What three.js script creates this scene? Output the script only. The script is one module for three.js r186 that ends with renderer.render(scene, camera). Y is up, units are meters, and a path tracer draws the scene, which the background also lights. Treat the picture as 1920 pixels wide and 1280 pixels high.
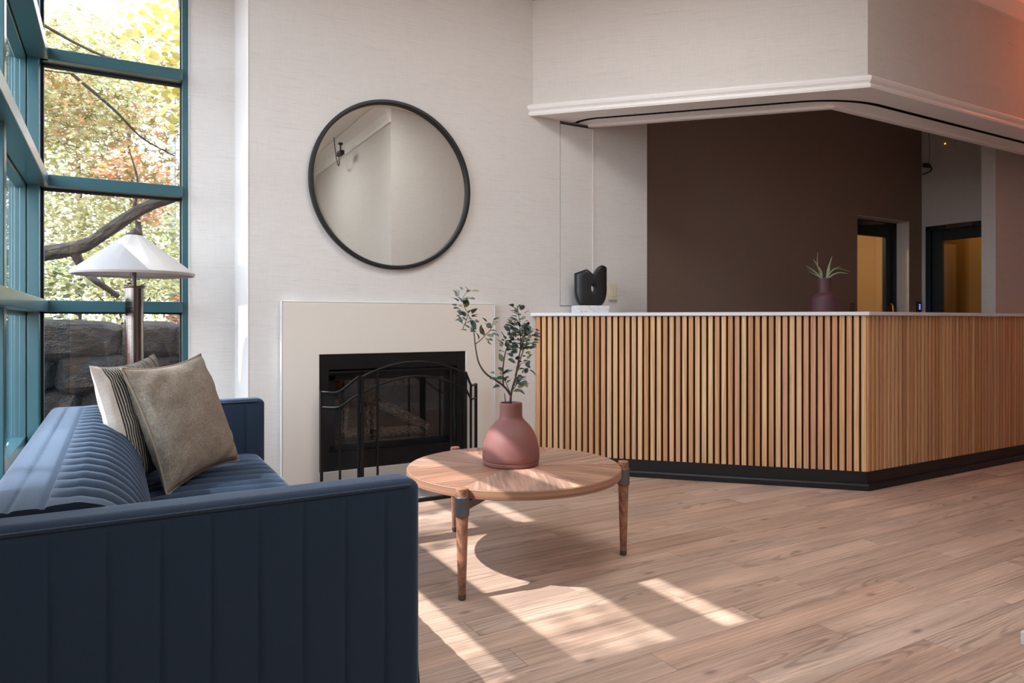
import * as THREE from 'three';
import { RoundedBoxGeometry } from 'three/addons/geometries/RoundedBoxGeometry.js';
import { mergeGeometries, mergeVertices, toCreasedNormals } from 'three/addons/utils/BufferGeometryUtils.js';
import { RectAreaLightUniformsLib } from 'three/addons/lights/RectAreaLightUniformsLib.js';
import { MarchingCubes } from 'three/addons/objects/MarchingCubes.js';

// ---------------------------------------------------------------- camera, sky, sun, exposure
const scene = new THREE.Scene();
const EYE = 1.007, YAW = 29.8 * Math.PI / 180;
const camera = new THREE.PerspectiveCamera(2 * Math.atan(640 / 1300) * 180 / Math.PI, 1.5, 0.05, 200);
camera.position.set(0, EYE, 0);
camera.lookAt(Math.sin(YAW), EYE, -Math.cos(YAW));
camera.setViewOffset(1920, 1280, 0, 37, 1920, 1280);      // shifted lens: verticals stay upright

const SUN_FROM = new THREE.Vector3(-0.84, 1, -0.06).normalize();
{ // clear autumn sky: pale at the horizon, light blue above
  const W = 64, H = 64, d = new Float32Array(W * H * 4);
  for (let y = 0; y < H; y++) { const el = Math.max(0, (y + 0.5) / H * 2 - 1), k = Math.pow(el, 0.6); for (let x = 0; x < W; x++) d.set([0.96 - 0.32 * k, 1.0 - 0.15 * k, 1.06 + 0.06 * k, 1], (y * W + x) * 4); }
  const t = new THREE.DataTexture(d, W, H, THREE.RGBAFormat, THREE.FloatType); t.mapping = THREE.EquirectangularReflectionMapping; t.magFilter = THREE.LinearFilter; t.needsUpdate = true;
  scene.background = t; scene.backgroundIntensity = 4.7;
}
const sun = new THREE.DirectionalLight(0xffffff, 4.7);
sun.position.copy(SUN_FROM.clone().multiplyScalar(30)).add(new THREE.Vector3(1, 0, -3));
sun.target.position.set(1, 0, -3);
sun.castShadow = true;
sun.shadow.mapSize.set(4096, 4096);
Object.assign(sun.shadow.camera, { left: -12, right: 12, top: 12, bottom: -12, near: 1, far: 60 });
scene.add(sun, sun.target);

const renderer = new THREE.WebGLRenderer();
renderer.toneMapping = THREE.LinearToneMapping;
renderer.toneMappingExposure = 1.6;
renderer.shadowMap.enabled = true;

// ---------------------------------------------------------------- helpers
const V3 = (x, y, z) => new THREE.Vector3(x, y, z);
function rng(seed) { let a = seed >>> 0; return () => { a = (a + 0x6d2b79f5) | 0; let t = Math.imul(a ^ (a >>> 15), 1 | a); t = (t + Math.imul(t ^ (t >>> 7), 61 | t)) ^ t; return ((t ^ (t >>> 14)) >>> 0) / 4294967296; }; }
const clamp = THREE.MathUtils.clamp, lerp = THREE.MathUtils.lerp, smooth = (a, b, x) => { const t = clamp((x - a) / (b - a), 0, 1); return t * t * (3 - 2 * t); };
const taken = new Map();
function numbered(name) { const n = taken.get(name) || 0; taken.set(name, n + 1); return n ? name + '_' + String(n).padStart(3, '0') : name; }
function tag(o, label, category, group) { o.userData.label = label; o.userData.category = category; if (group) o.userData.group = group; return o; }
function thing(name, label, category, [x, y, z] = [0, 0, 0], turn = 0, group) {
  const o = new THREE.Group(); o.name = numbered(name); scene.add(o);
  o.position.set(x, y, z); o.rotation.y = turn;
  return tag(o, label, category, group);
}
function part(name, geo, mat, parent, label) { const m = new THREE.Mesh(Array.isArray(geo) ? merge(geo) : geo, mat); m.name = name; parent.add(m); if (label) m.userData.label = label; return m; }
function struct(name, geo, mat) { const m = new THREE.Mesh(Array.isArray(geo) ? merge(geo) : geo, mat); m.name = numbered(name); m.userData.kind = 'structure'; scene.add(m); return m; }
function structGroup(name) { const g = new THREE.Group(); g.name = numbered(name); g.userData.kind = 'structure'; scene.add(g); return g; }
function merge(list) { const l = list.map((g) => { const k = g.index ? g.toNonIndexed() : g.clone(); for (const a of Object.keys(k.attributes)) if (!['position', 'normal', 'uv'].includes(a)) k.deleteAttribute(a); return k; }); return l.length === 1 ? l[0] : mergeGeometries(l); }
// texture coordinates in metres from the side each face points to
function uvm(g, s = 1, ox = 0, oy = 0) {
  const k = g.index ? g.toNonIndexed() : g, p = k.attributes.position, uv = new Float32Array(p.count * 2), a = V3(0, 0, 0), b = V3(0, 0, 0), c = V3(0, 0, 0);
  for (let i = 0; i < p.count; i += 3) {
    a.fromBufferAttribute(p, i); b.fromBufferAttribute(p, i + 1); c.fromBufferAttribute(p, i + 2);
    const n = b.clone().sub(a).cross(c.clone().sub(a)); const ax = Math.abs(n.x), ay = Math.abs(n.y), az = Math.abs(n.z);
    [a, b, c].forEach((q, j) => { const [u, v] = ay > ax && ay > az ? [q.x, q.z] : ax > az ? [q.z, q.y] : [q.x, q.y]; uv[(i + j) * 2] = u * s + ox; uv[(i + j) * 2 + 1] = v * s + oy; });
  }
  k.setAttribute('uv', new THREE.BufferAttribute(uv, 2)); return k;
}
const box = (x0, x1, y0, y1, z0, z1) => uvm(new THREE.BoxGeometry(x1 - x0, y1 - y0, z1 - z0).translate((x0 + x1) / 2, (y0 + y1) / 2, (z0 + z1) / 2));
const rbox = (x0, x1, y0, y1, z0, z1, r = 0.004, seg = 2) => uvm(new RoundedBoxGeometry(x1 - x0, y1 - y0, z1 - z0, seg, r).translate((x0 + x1) / 2, (y0 + y1) / 2, (z0 + z1) / 2));
const cyl = (r0, r1, h, x, y, z, seg = 32) => new THREE.CylinderGeometry(r0, r1, h, seg).translate(x, y, z);
const lathe = (pts, seg = 64) => new THREE.LatheGeometry(pts.map(([r, y]) => new THREE.Vector2(r, y)), seg);
const tube = (pts, r, seg = 24, rad = 8) => new THREE.TubeGeometry(new THREE.CatmullRomCurve3(pts.map((p) => (p.isVector3 ? p : V3(...p)))), seg, r, rad, false);
function bar(a, b, w, d) { // square bar between two points
  const A = V3(...a), B = V3(...b), L = A.distanceTo(B), g = new THREE.BoxGeometry(w, L, d ?? w), m = new THREE.Matrix4();
  const y = B.clone().sub(A).normalize(), x = Math.abs(y.y) > 0.99 ? V3(1, 0, 0) : V3(0, 1, 0).cross(y).normalize(), z = x.clone().cross(y);
  m.makeBasis(x, y, z.normalize()); m.setPosition(A.clone().add(B).multiplyScalar(0.5)); return g.applyMatrix4(m);
}
function taperTube(pts, radii, rad = 8, sub = 6) {
  const c = new THREE.CatmullRomCurve3(pts.map((p) => V3(...p))), n = (pts.length - 1) * sub, fr = c.computeFrenetFrames(n), pos = [], uv = [], idx = [];
  for (let i = 0; i <= n; i++) {
    const t = i / n, p = c.getPoint(t), k = t * (radii.length - 1), r = lerp(radii[Math.floor(k)], radii[Math.min(radii.length - 1, Math.floor(k) + 1)], k % 1);
    for (let j = 0; j <= rad; j++) { const a = j / rad * Math.PI * 2, q = p.clone().addScaledVector(fr.normals[i], Math.cos(a) * r).addScaledVector(fr.binormals[i], Math.sin(a) * r); pos.push(q.x, q.y, q.z); uv.push(t * 4, j / rad); }
  }
  for (let i = 0; i < n; i++) for (let j = 0; j < rad; j++) { const a = i * (rad + 1) + j, b = a + rad + 1; idx.push(a, a + 1, b, b, a + 1, b + 1); }
  const g = new THREE.BufferGeometry(); g.setAttribute('position', new THREE.Float32BufferAttribute(pos, 3)); g.setAttribute('uv', new THREE.Float32BufferAttribute(uv, 2)); g.setIndex(idx); g.computeVertexNormals(); return g;
}
// flat plate seen from above: polygon in (x, z), raised from y0 to y1
function slab(poly, y0, y1, bevel = 0) {
  const s = new THREE.Shape(poly.map(([x, z]) => new THREE.Vector2(x, -z)));
  const g = new THREE.ExtrudeGeometry(s, { depth: y1 - y0 - 2 * bevel, bevelEnabled: bevel > 0, bevelSize: bevel, bevelThickness: bevel, bevelOffset: -bevel, bevelSegments: 2 });
  g.translate(0, 0, bevel); g.rotateX(-Math.PI / 2); g.translate(0, y0, 0); return uvm(g);
}
// polyline in plan moved sideways (positive = to the right of travel)
function offsetPath(path, w) {
  return path.map((p, i) => {
    const dir = (a, b) => { const dx = b[0] - a[0], dz = b[1] - a[1], l = Math.hypot(dx, dz); return [dx / l, dz / l]; };
    const d0 = i > 0 ? dir(path[i - 1], p) : dir(p, path[i + 1]), d1 = i < path.length - 1 ? dir(p, path[i + 1]) : d0;
    const n0 = [-d0[1], d0[0]], n1 = [-d1[1], d1[0]], m = [n0[0] + n1[0], n0[1] + n1[1]], l2 = (m[0] * m[0] + m[1] * m[1]) / 2;
    return [p[0] + m[0] * w / l2, p[1] + m[1] * w / l2];
  });
}
// moulding: profile of (out, y) swept along a plan path, mitred
function moulding(path, profile) {
  const rows = profile.map(([o, y]) => offsetPath(path, o).map(([x, z]) => V3(x, y, z))), pos = [];
  for (let k = 0; k < profile.length; k++) { const a = rows[k], b = rows[(k + 1) % profile.length]; for (let i = 0; i < path.length - 1; i++) for (const q of [a[i], b[i], a[i + 1], a[i + 1], b[i], b[i + 1]]) pos.push(q.x, q.y, q.z); }
  const g = new THREE.BufferGeometry(); g.setAttribute('position', new THREE.Float32BufferAttribute(pos, 3)); g.computeVertexNormals(); return uvm(g);
}
// upholstery: closed 2D profile swept along t with stitched channels pressed into it
function channels(profile, t0, t1, seams, depth, power, endRound, place, per = 10) {
  const n = profile.length, nor = profile.map((p, i) => { const a = profile[(i + n - 1) % n], b = profile[(i + 1) % n], dx = b[0] - a[0], dy = b[1] - a[1], l = Math.hypot(dx, dy) || 1; return [dy / l, -dx / l]; });
  const cuts = [t0, ...seams.filter((s) => s > t0 + 1e-4 && s < t1 - 1e-4), t1], ts = [];
  for (let i = 0; i < cuts.length - 1; i++) for (let k = 0; k < per; k++) { const s = k / per, e = 0.5 - 0.5 * Math.cos(Math.PI * s); ts.push([lerp(cuts[i], cuts[i + 1], lerp(s, e, 0.75)), lerp(s, e, 0.75), i > 0, i < cuts.length - 2]); }
  ts.push([t1, 1, cuts.length > 2, false]);
  if (endRound > 0) for (let k = 1; k < 6; k++) { const d = endRound * (1 - Math.cos(k / 6 * Math.PI / 2)); ts.push([t0 + d, 0.5, 0, 0, 1], [t1 - d, 0.5, 0, 0, 1]); }
  ts.sort((a, b) => a[0] - b[0]);
  const pos = [], uv = [], idx = [];
  const len = [0]; for (let i = 1; i <= n; i++) { const a = profile[i - 1], b = profile[i % n]; len.push(len[i - 1] + Math.hypot(b[0] - a[0], b[1] - a[1])); }
  for (const [t] of ts) {
    let i = 0; while (i < cuts.length - 2 && t > cuts[i + 1]) i++;
    const s = clamp((t - cuts[i]) / (cuts[i + 1] - cuts[i]), 0, 1); let e = 2 * s - 1; if ((i === 0 && e < 0) || (i === cuts.length - 2 && e > 0)) e *= 0.0;
    const g = -depth * Math.pow(Math.abs(e), power); let inset = 0;
    for (const d of [t - t0, t1 - t]) if (endRound > 0 && d < endRound) inset += endRound - Math.sqrt(Math.max(0, endRound * endRound - (endRound - d) ** 2));
    for (let j = 0; j <= n; j++) { const q = profile[j % n], m = nor[j % n], o = g * (q[2] ?? 1) - inset, v = place(q[0] + m[0] * o, q[1] + m[1] * o, t); pos.push(v.x, v.y, v.z); uv.push(len[j], t); }
  }
  for (let i = 0; i < ts.length - 1; i++) for (let j = 0; j < n; j++) { const a = i * (n + 1) + j, b = a + n + 1; idx.push(a, b, a + 1, b, b + 1, a + 1); }
  for (const [row, flip] of [[0, false], [ts.length - 1, true]]) { // end caps
    const c = pos.length / 3; let x = 0, y = 0, z = 0; for (let j = 0; j < n; j++) { const k = (row * (n + 1) + j) * 3; x += pos[k] / n; y += pos[k + 1] / n; z += pos[k + 2] / n; }
    pos.push(x, y, z); uv.push(0, 0);
    for (let j = 0; j < n; j++) { const k = (row * (n + 1) + j) * 3; pos.push(pos[k], pos[k + 1], pos[k + 2]); uv.push(0.1, 0.1 * j); }
    for (let j = 0; j < n; j++) flip ? idx.push(c, c + 1 + j, c + 1 + (j + 1) % n) : idx.push(c, c + 1 + (j + 1) % n, c + 1 + j);
  }
  const g = new THREE.BufferGeometry(); g.setAttribute('position', new THREE.Float32BufferAttribute(pos, 3)); g.setAttribute('uv', new THREE.Float32BufferAttribute(uv, 2)); g.setIndex(idx); g.computeVertexNormals(); return g;
}
function fine(loop, n = 4) { // closed loop through the same points, rounder
  const c = new THREE.CatmullRomCurve3(loop.map(([x, y, w]) => V3(x, y, w)), true, 'centripetal'), out = [];
  loop.forEach((_, i) => { for (let k = 0; k < n; k++) { const p = c.getPoint((i + k / n) / loop.length); out.push([p.x, p.y, clamp(p.z, 0, 1)]); } });
  return out;
}
function roundedLoop(corners, per = 5) { // corners: [x, y, r, weight]; counter-clockwise closed loop
  const out = [], n = corners.length;
  corners.forEach(([x, y, r, w = 1], i) => {
    const p = corners[(i + n - 1) % n], q = corners[(i + 1) % n], ua = [p[0] - x, p[1] - y], ub = [q[0] - x, q[1] - y], la = Math.hypot(...ua), lb = Math.hypot(...ub);
    const a = [x + ua[0] / la * r, y + ua[1] / la * r], b = [x + ub[0] / lb * r, y + ub[1] / lb * r];
    for (let k = 0; k <= per; k++) { const t = k / per, s = 1 - t; out.push([s * s * a[0] + 2 * s * t * x + t * t * b[0], s * s * a[1] + 2 * s * t * y + t * t * b[1], w]); }
    const L = Math.hypot(q[0] - x, q[1] - y); if (L > 0.15) for (let k = 1; k < 4; k++) { const t = k / 4, e = [q[0] - ub[0] / lb * q[2], q[1] - ub[1] / lb * q[2]]; out.push([lerp(b[0], e[0], t), lerp(b[1], e[1], t), lerp(w, q[3] ?? 1, t)]); }
  });
  return out;
}

// ---------------------------------------------------------------- textures
const hash = (x, y, s) => { let h = (x * 374761393 + y * 668265263 + s * 1442695041) | 0; h = Math.imul(h ^ (h >>> 13), 1274126177); return ((h ^ (h >>> 16)) >>> 0) / 4294967296; };
function noise(x, y, px, py, s) { // repeats after px, py cells
  const ix = Math.floor(x), iy = Math.floor(y), fx = x - ix, fy = y - iy, u = fx * fx * (3 - 2 * fx), v = fy * fy * (3 - 2 * fy), m = (a, p) => ((a % p) + p) % p;
  const x0 = m(ix, px), x1 = m(ix + 1, px), y0 = m(iy, py), y1 = m(iy + 1, py);
  return lerp(lerp(hash(x0, y0, s), hash(x1, y0, s), u), lerp(hash(x0, y1, s), hash(x1, y1, s), u), v);
}
function dataTex(w, h, fn, srgb = true, repeat = [1, 1]) {
  const d = new Uint8Array(w * h * 4);
  for (let y = 0; y < h; y++) for (let x = 0; x < w; x++) { const c = fn(x / w, y / h), i = (y * w + x) * 4; d[i] = clamp(c[0], 0, 1) * 255; d[i + 1] = clamp(c[1], 0, 1) * 255; d[i + 2] = clamp(c[2], 0, 1) * 255; d[i + 3] = 255; }
  const t = new THREE.DataTexture(d, w, h); t.wrapS = t.wrapT = THREE.RepeatWrapping; t.magFilter = THREE.LinearFilter; t.minFilter = THREE.LinearFilter; t.repeat.set(...repeat);
  if (srgb) t.colorSpace = THREE.SRGBColorSpace; t.needsUpdate = true; return t;
}
const grey = (v) => [v, v, v];
// woven wall covering: fine threads both ways, longer dark slubs along the wall
const paperTex = dataTex(1024, 1024, (u, v) => {
  const threadH = noise(u * 24, v * 420, 24, 420, 1), threadV = noise(u * 420, v * 24, 420, 24, 2), slub = noise(u * 5, v * 150, 5, 150, 3), slub2 = noise(u * 9, v * 260, 9, 260, 4), patch = noise(u * 3, v * 6, 3, 6, 5);
  const s = smooth(0.8, 0.98, slub) * 0.05 + smooth(0.78, 0.97, slub2) * 0.045;
  return grey(0.945 + (threadH - 0.5) * 0.03 + (threadV - 0.5) * 0.018 - s * 0.62 + (patch - 0.5) * 0.01);
});
function wood(u, v, au, av, P, seed) { // u along the grain in units of au cells
  const warp = (noise(u * au, v * av, P, P, seed) - 0.5) * 1.0 + (noise(u * au * 3, v * av * 2, P * 3, P * 2, seed + 7) - 0.5) * 0.28;
  return warp;
}
// floor boards: 16 different boards in one sheet, 2 along by 8 across
const boardTex = dataTex(2048, 1024, (u, v) => {
  const col = Math.floor(u * 2), row = Math.floor(v * 8), id = col * 8 + row, a = u * 2 - col, b = v * 8 - row, s = 40 + id * 11;
  const tone = hash(id, 3, 9), warm = hash(id, 5, 2), x = a * 1.22, y = b * 0.12;
  const cx = 0.3 + 0.6 * hash(id, 7, 4), cy = 0.01 + 0.1 * hash(id, 8, 4), bend = 0.1 * (noise(x * 2.2, y * 9, 99, 99, s) - 0.5) + 0.03 * (noise(x * 7, y * 28, 99, 99, s + 1) - 0.5);
  const cath = Math.sqrt(((x - cx) * 0.06) ** 2 + (y - cy) ** 2) + bend * 0.3, rings = Math.sin(cath * 520 + noise(x * 5, y * 40, 999, 999, s + 2) * 2.5);
  const ringAmt = smooth(0.45, 0.75, noise(x * 2.0, y * 10, 99, 99, s + 3));
  const fib = noise(x * 14, y * 900, 9999, 9999, s + 4), fib2 = noise(x * 40, y * 1800, 9999, 9999, s + 5), streak = noise(x * 2.5, y * 110, 999, 999, s + 6), cloud = noise(x * 3.2, y * 15, 99, 99, s + 8);
  let k = 0.70 + (tone - 0.5) * 0.07 + (fib - 0.5) * 0.12 + (fib2 - 0.5) * 0.06 + (streak - 0.5) * 0.11 + (cloud - 0.5) * 0.11 - ringAmt * smooth(0.1, 1, rings) * 0.1;
  const kx = 0.2 + 0.8 * hash(id, 11, 4), ky = 0.03 + 0.06 * hash(id, 12, 4), kd = Math.hypot((x - kx) * 0.45, y - ky); k -= 0.2 * Math.exp(-((kd / 0.011) ** 2)) * (hash(id, 13, 1) > 0.45 ? 1 : 0);
  const r = k * 1.05 + 0.012 * warm, g = k * 0.955, bl = k * 0.89 - 0.01 * warm;
  return [r, g, bl];
});
const oakTex = dataTex(512, 1024, (u, v) => {
  const bend = 0.05 * (noise(u * 6, v * 3, 6, 3, 5) - 0.5), fib = noise(u * 220, v * 10, 220, 10, 6), fib2 = noise((u + bend) * 90, v * 4, 90, 4, 7), cloud = noise(u * 14, v * 3, 14, 3, 8);
  const rings = Math.sin(((u + bend * 1.8) * 150 + noise(u * 10, v * 8, 10, 8, 3) * 5)), k = 0.9 + (fib - 0.5) * 0.12 + (fib2 - 0.5) * 0.16 + (cloud - 0.5) * 0.12 + rings * 0.025;
  return [k * 1.04, k * 0.975, k * 0.89];
});
const walnutTex = dataTex(1024, 512, (u, v) => {
  const bend = 0.12 * (noise(u * 3, v * 5, 3, 5, 15) - 0.5), fib = noise(u * 16, v * 420, 16, 420, 16), fib2 = noise(u * 5, (v + bend) * 70, 5, 70, 17), cloud = noise(u * 4, (v + bend) * 12, 4, 12, 18), rings = Math.sin((v + bend) * 170 + noise(u * 6, v * 14, 6, 14, 13) * 5);
  const k = 0.60 + (fib - 0.5) * 0.14 + (fib2 - 0.5) * 0.18 + (cloud - 0.5) * 0.14 + rings * 0.03;
  return [k * 1.05, k * 0.83, k * 0.71];
});
const marbleTex = dataTex(512, 512, (u, v) => {
  const w = noise(u * 4, v * 4, 4, 4, 21) + 0.5 * noise(u * 9, v * 9, 9, 9, 22) + 0.25 * noise(u * 21, v * 21, 21, 21, 23), vein = Math.abs(Math.sin((u * 2 + v * 3 + w * 1.4) * Math.PI)), k = 0.93 - 0.22 * Math.pow(1 - vein, 9) - 0.05 * noise(u * 12, v * 12, 12, 12, 24);
  return [k * 0.985, k * 0.99, k];
});
const linenTex = dataTex(512, 512, (u, v) => grey(0.8 + 0.2 * (noise(u * 30, v * 240, 30, 240, 31) - 0.5) + 0.2 * (noise(u * 240, v * 30, 240, 30, 32) - 0.5) + 0.06 * (noise(u * 5, v * 5, 5, 5, 33) - 0.5)));
const weaveBump = dataTex(512, 512, (u, v) => grey(0.5 + 0.35 * (noise(u * 60, v * 250, 60, 250, 41) - 0.5) + 0.35 * (noise(u * 250, v * 60, 250, 60, 42) - 0.5)), false);
const velvetBump = dataTex(256, 256, (u, v) => grey(0.5 + 0.5 * (noise(u * 120, v * 120, 120, 120, 43) - 0.5) + 0.3 * (noise(u * 30, v * 30, 30, 30, 44) - 0.5)), false);
const stripeTex = dataTex(1024, 512, (u, v) => {
  const wob = 0.004 * (noise(u * 4, v * 14, 4, 14, 51) - 0.5), x = u + wob, slub = noise(x * 60, v * 60, 60, 60, 52), cream = 0.84 + 0.05 * (noise(u * 40, v * 200, 40, 200, 53) - 0.5);
  if (x < 0.10) return [cream, cream * 0.955, cream * 0.91];
  if (x < 0.38) { const p = ((x - 0.10) / 0.28 * 10) % 1, on = p < 0.56 + 0.16 * (slub - 0.5), k = on ? 0.11 + 0.08 * slub : 0.72; return [k, k * 0.97, k * 0.92]; }
  const st = noise(x * 150, v * 9, 150, 9, 54), k = st > 0.5 + 0.12 * (slub - 0.5) ? 0.56 : 0.24 + 0.12 * slub; return [k, k * 0.95, k * 0.87];
});
const stoneTex = dataTex(512, 512, (u, v) => { const k = 0.5 + 0.5 * (noise(u * 8, v * 8, 8, 8, 61) - 0.5) + 0.35 * (noise(u * 22, v * 22, 22, 22, 62) - 0.5) + 0.3 * (noise(u * 70, v * 70, 70, 70, 63) - 0.5); return [k, k * 0.93, k * 0.8]; });
const barkTex = dataTex(256, 256, (u, v) => grey(0.5 + 0.6 * (noise(u * 6, v * 40, 6, 40, 66) - 0.5) + 0.4 * (noise(u * 30, v * 60, 30, 60, 67) - 0.5)));
const litterTex = dataTex(512, 512, (u, v) => { const a = noise(u * 40, v * 40, 40, 40, 71), b = noise(u * 90, v * 90, 90, 90, 72), k = 0.3 + 0.45 * b; return a > 0.55 ? [k * 1.25, k * 0.8, k * 0.45] : [k * 0.8, k * 0.7, k * 0.5]; });
const brushed = dataTex(256, 512, (u, v) => grey(0.45 + 0.4 * (noise(u * 4, v * 240, 4, 240, 81) - 0.5)), false);
const gauzeAlpha = dataTex(64, 64, (u, v) => grey(Math.min(Math.abs(((u * 8) % 1) - 0.5), Math.abs(((v * 8) % 1) - 0.5)) < 0.055 ? 1 : 0), false);
const rep = (t, x, y) => { const c = t.clone(); c.repeat.set(x, y); c.needsUpdate = true; return c; };

// ---------------------------------------------------------------- materials
const std = (o) => new THREE.MeshStandardMaterial({ roughness: 0.8, metalness: 0, ...o });
const phys = (o) => new THREE.MeshPhysicalMaterial({ roughness: 0.6, metalness: 0, ...o });
const M = {
  paper: std({ color: 0xe5e1db, map: paperTex, roughness: 0.85 }),
  brownPaper: std({ color: 0xa18a7d, map: paperTex, roughness: 0.85 }),
  ceiling: std({ color: 0xece8e2, roughness: 0.9 }),
  whiteTrim: std({ color: 0xf3f1ee, roughness: 0.45 }),
  glossWhite: phys({ color: 0xe9e8e6, roughness: 0.3, clearcoat: 0.6, clearcoatRoughness: 0.12 }),
  plaster: phys({ color: 0xdfd7cb, roughness: 0.38, clearcoat: 0.3, clearcoatRoughness: 0.25 }),
  teal: phys({ color: 0x28575f, roughness: 0.35, clearcoat: 0.6, clearcoatRoughness: 0.15 }),
  darkTeal: std({ color: 0x10242c, roughness: 0.45 }),
  gasket: std({ color: 0x0c0d0e, roughness: 0.7 }),
  pane: phys({ color: 0xffffff, roughness: 0, transmission: 1, thickness: 0, ior: 1.5 }),
  black: std({ color: 0x0e0e10, roughness: 0.5 }),
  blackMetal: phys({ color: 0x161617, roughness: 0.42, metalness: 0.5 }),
  blackBase: std({ color: 0x0b0d12, roughness: 0.5 }),
  quartz: phys({ color: 0xdfe0e4, roughness: 0.25 }),
  mirror: std({ color: 0xe6e8e4, roughness: 0.01, metalness: 1 }),
  velvet: phys({ color: 0x1b3148, roughness: 0.8, bumpMap: rep(velvetBump, 8, 8), bumpScale: 0.0006, sheen: 1.0, sheenRoughness: 0.6, sheenColor: new THREE.Color().setRGB(0.62, 0.78, 1.0) }),
  taupe: std({ color: 0xaa9d8b, map: rep(linenTex, 2, 2), roughness: 0.9, bumpMap: rep(weaveBump, 2, 2), bumpScale: 0.0004 }),
  taupePipe: std({ color: 0x948673, roughness: 0.9 }),
  stripe: std({ map: stripeTex, roughness: 0.95, bumpMap: rep(weaveBump, 2, 2), bumpScale: 0.0012 }),
  cream: std({ color: 0xd9cfc3, roughness: 0.95 }),
  walnut: phys({ color: 0xffffff, map: walnutTex, roughness: 0.42 }),
  walnutB: phys({ color: 0xeadbd2, map: rep(walnutTex, 1, 1), roughness: 0.42 }),
  walnutEdge: phys({ color: 0xfff0e0, map: rep(walnutTex, 1, 1), roughness: 0.45 }),
  walnutLeg: phys({ color: 0xf0d6c4, map: rep(walnutTex, 1, 1), roughness: 0.45 }),
  pewter: std({ color: 0x6f6f72, roughness: 0.38, metalness: 0.85 }),
  clay: std({ color: 0x80504a, roughness: 0.62 }),
  plum: std({ color: 0x4b2b30, roughness: 0.62 }),
  gunmetal: phys({ color: 0x6d6663, roughness: 0.3, metalness: 1, roughnessMap: brushed, anisotropy: 0.6 }),
  bronze: std({ color: 0x6a5d54, roughness: 0.4, metalness: 0.8 }),
  capMetal: std({ color: 0x3e352f, roughness: 0.6, metalness: 0.4 }),
  shade: phys({ color: 0xb2aeab, roughness: 0.6, transmission: 0.06, thickness: 0 }),
  marble: phys({ color: 0xffffff, map: rep(marbleTex, 4, 4), roughness: 0.3 }),
  sculpture: phys({ color: 0x0d0e11, roughness: 0.36 }),
  plasticIvory: std({ color: 0xd9cfb6, roughness: 0.4 }),
  plasticWhite: std({ color: 0xd8d2cc, roughness: 0.5 }),
  brass: std({ color: 0xc8962f, roughness: 0.25, metalness: 1 }),
  steel: std({ color: 0x8c8a88, roughness: 0.35, metalness: 0.9 }),
  stem: std({ color: 0x4b3b36, roughness: 0.8 }),
  leafA: phys({ color: 0x3d4f46, roughness: 0.55, side: THREE.DoubleSide }),
  leafB: phys({ color: 0x566a64, roughness: 0.55, side: THREE.DoubleSide }),
  leafC: phys({ color: 0x2c3733, roughness: 0.55, side: THREE.DoubleSide }),
  leafD: phys({ color: 0x7a7a55, roughness: 0.6, side: THREE.DoubleSide }),
  airplant: std({ color: 0x7c8a6a, roughness: 0.7, side: THREE.DoubleSide }),
  bark: std({ color: 0x6a5b4c, map: barkTex, roughness: 0.95 }),
  stone: std({ color: 0x403222, map: stoneTex, roughness: 0.95, bumpMap: stoneTex, bumpScale: 0.03 }),
  soil: std({ color: 0xb09070, map: rep(litterTex, 1, 1), roughness: 1 }),
  tan: std({ color: 0xcbb089, roughness: 0.8 }),
  amber: std({ color: 0x8d6a33, roughness: 0.8 }),
  brick: std({ color: 0x9c8063, map: stoneTex, roughness: 0.95 }),
  log: std({ color: 0x8a7460, map: barkTex, roughness: 1 }),
  firebox: std({ color: 0x22221f, roughness: 0.9 }),
  hearth: std({ color: 0x8d8a87, roughness: 0.4 }),
  dark: std({ color: 0x050505, roughness: 0.9 }),
};
const leafMat = (o) => phys({ roughness: 0.9, transmission: 0.35, thickness: 0, side: THREE.DoubleSide, ...o });

// ================================================================ SETTING
const ZF = -4.0, ZW = -4.45, XW = -0.40, CEIL = 3.38, HEAD = 3.09, SILL = 0.36, GLZ = -1.74;   // chimney wall, window wall, left wall, ceiling, window head, sill, end of left glazing
const XL = 0.634, XR = 3.455, ZBROWN = -4.4, XEND = 8.6, ZBACK = 3.5, XBLOCK = 2.6, ZBLOCK = -0.8;

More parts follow.
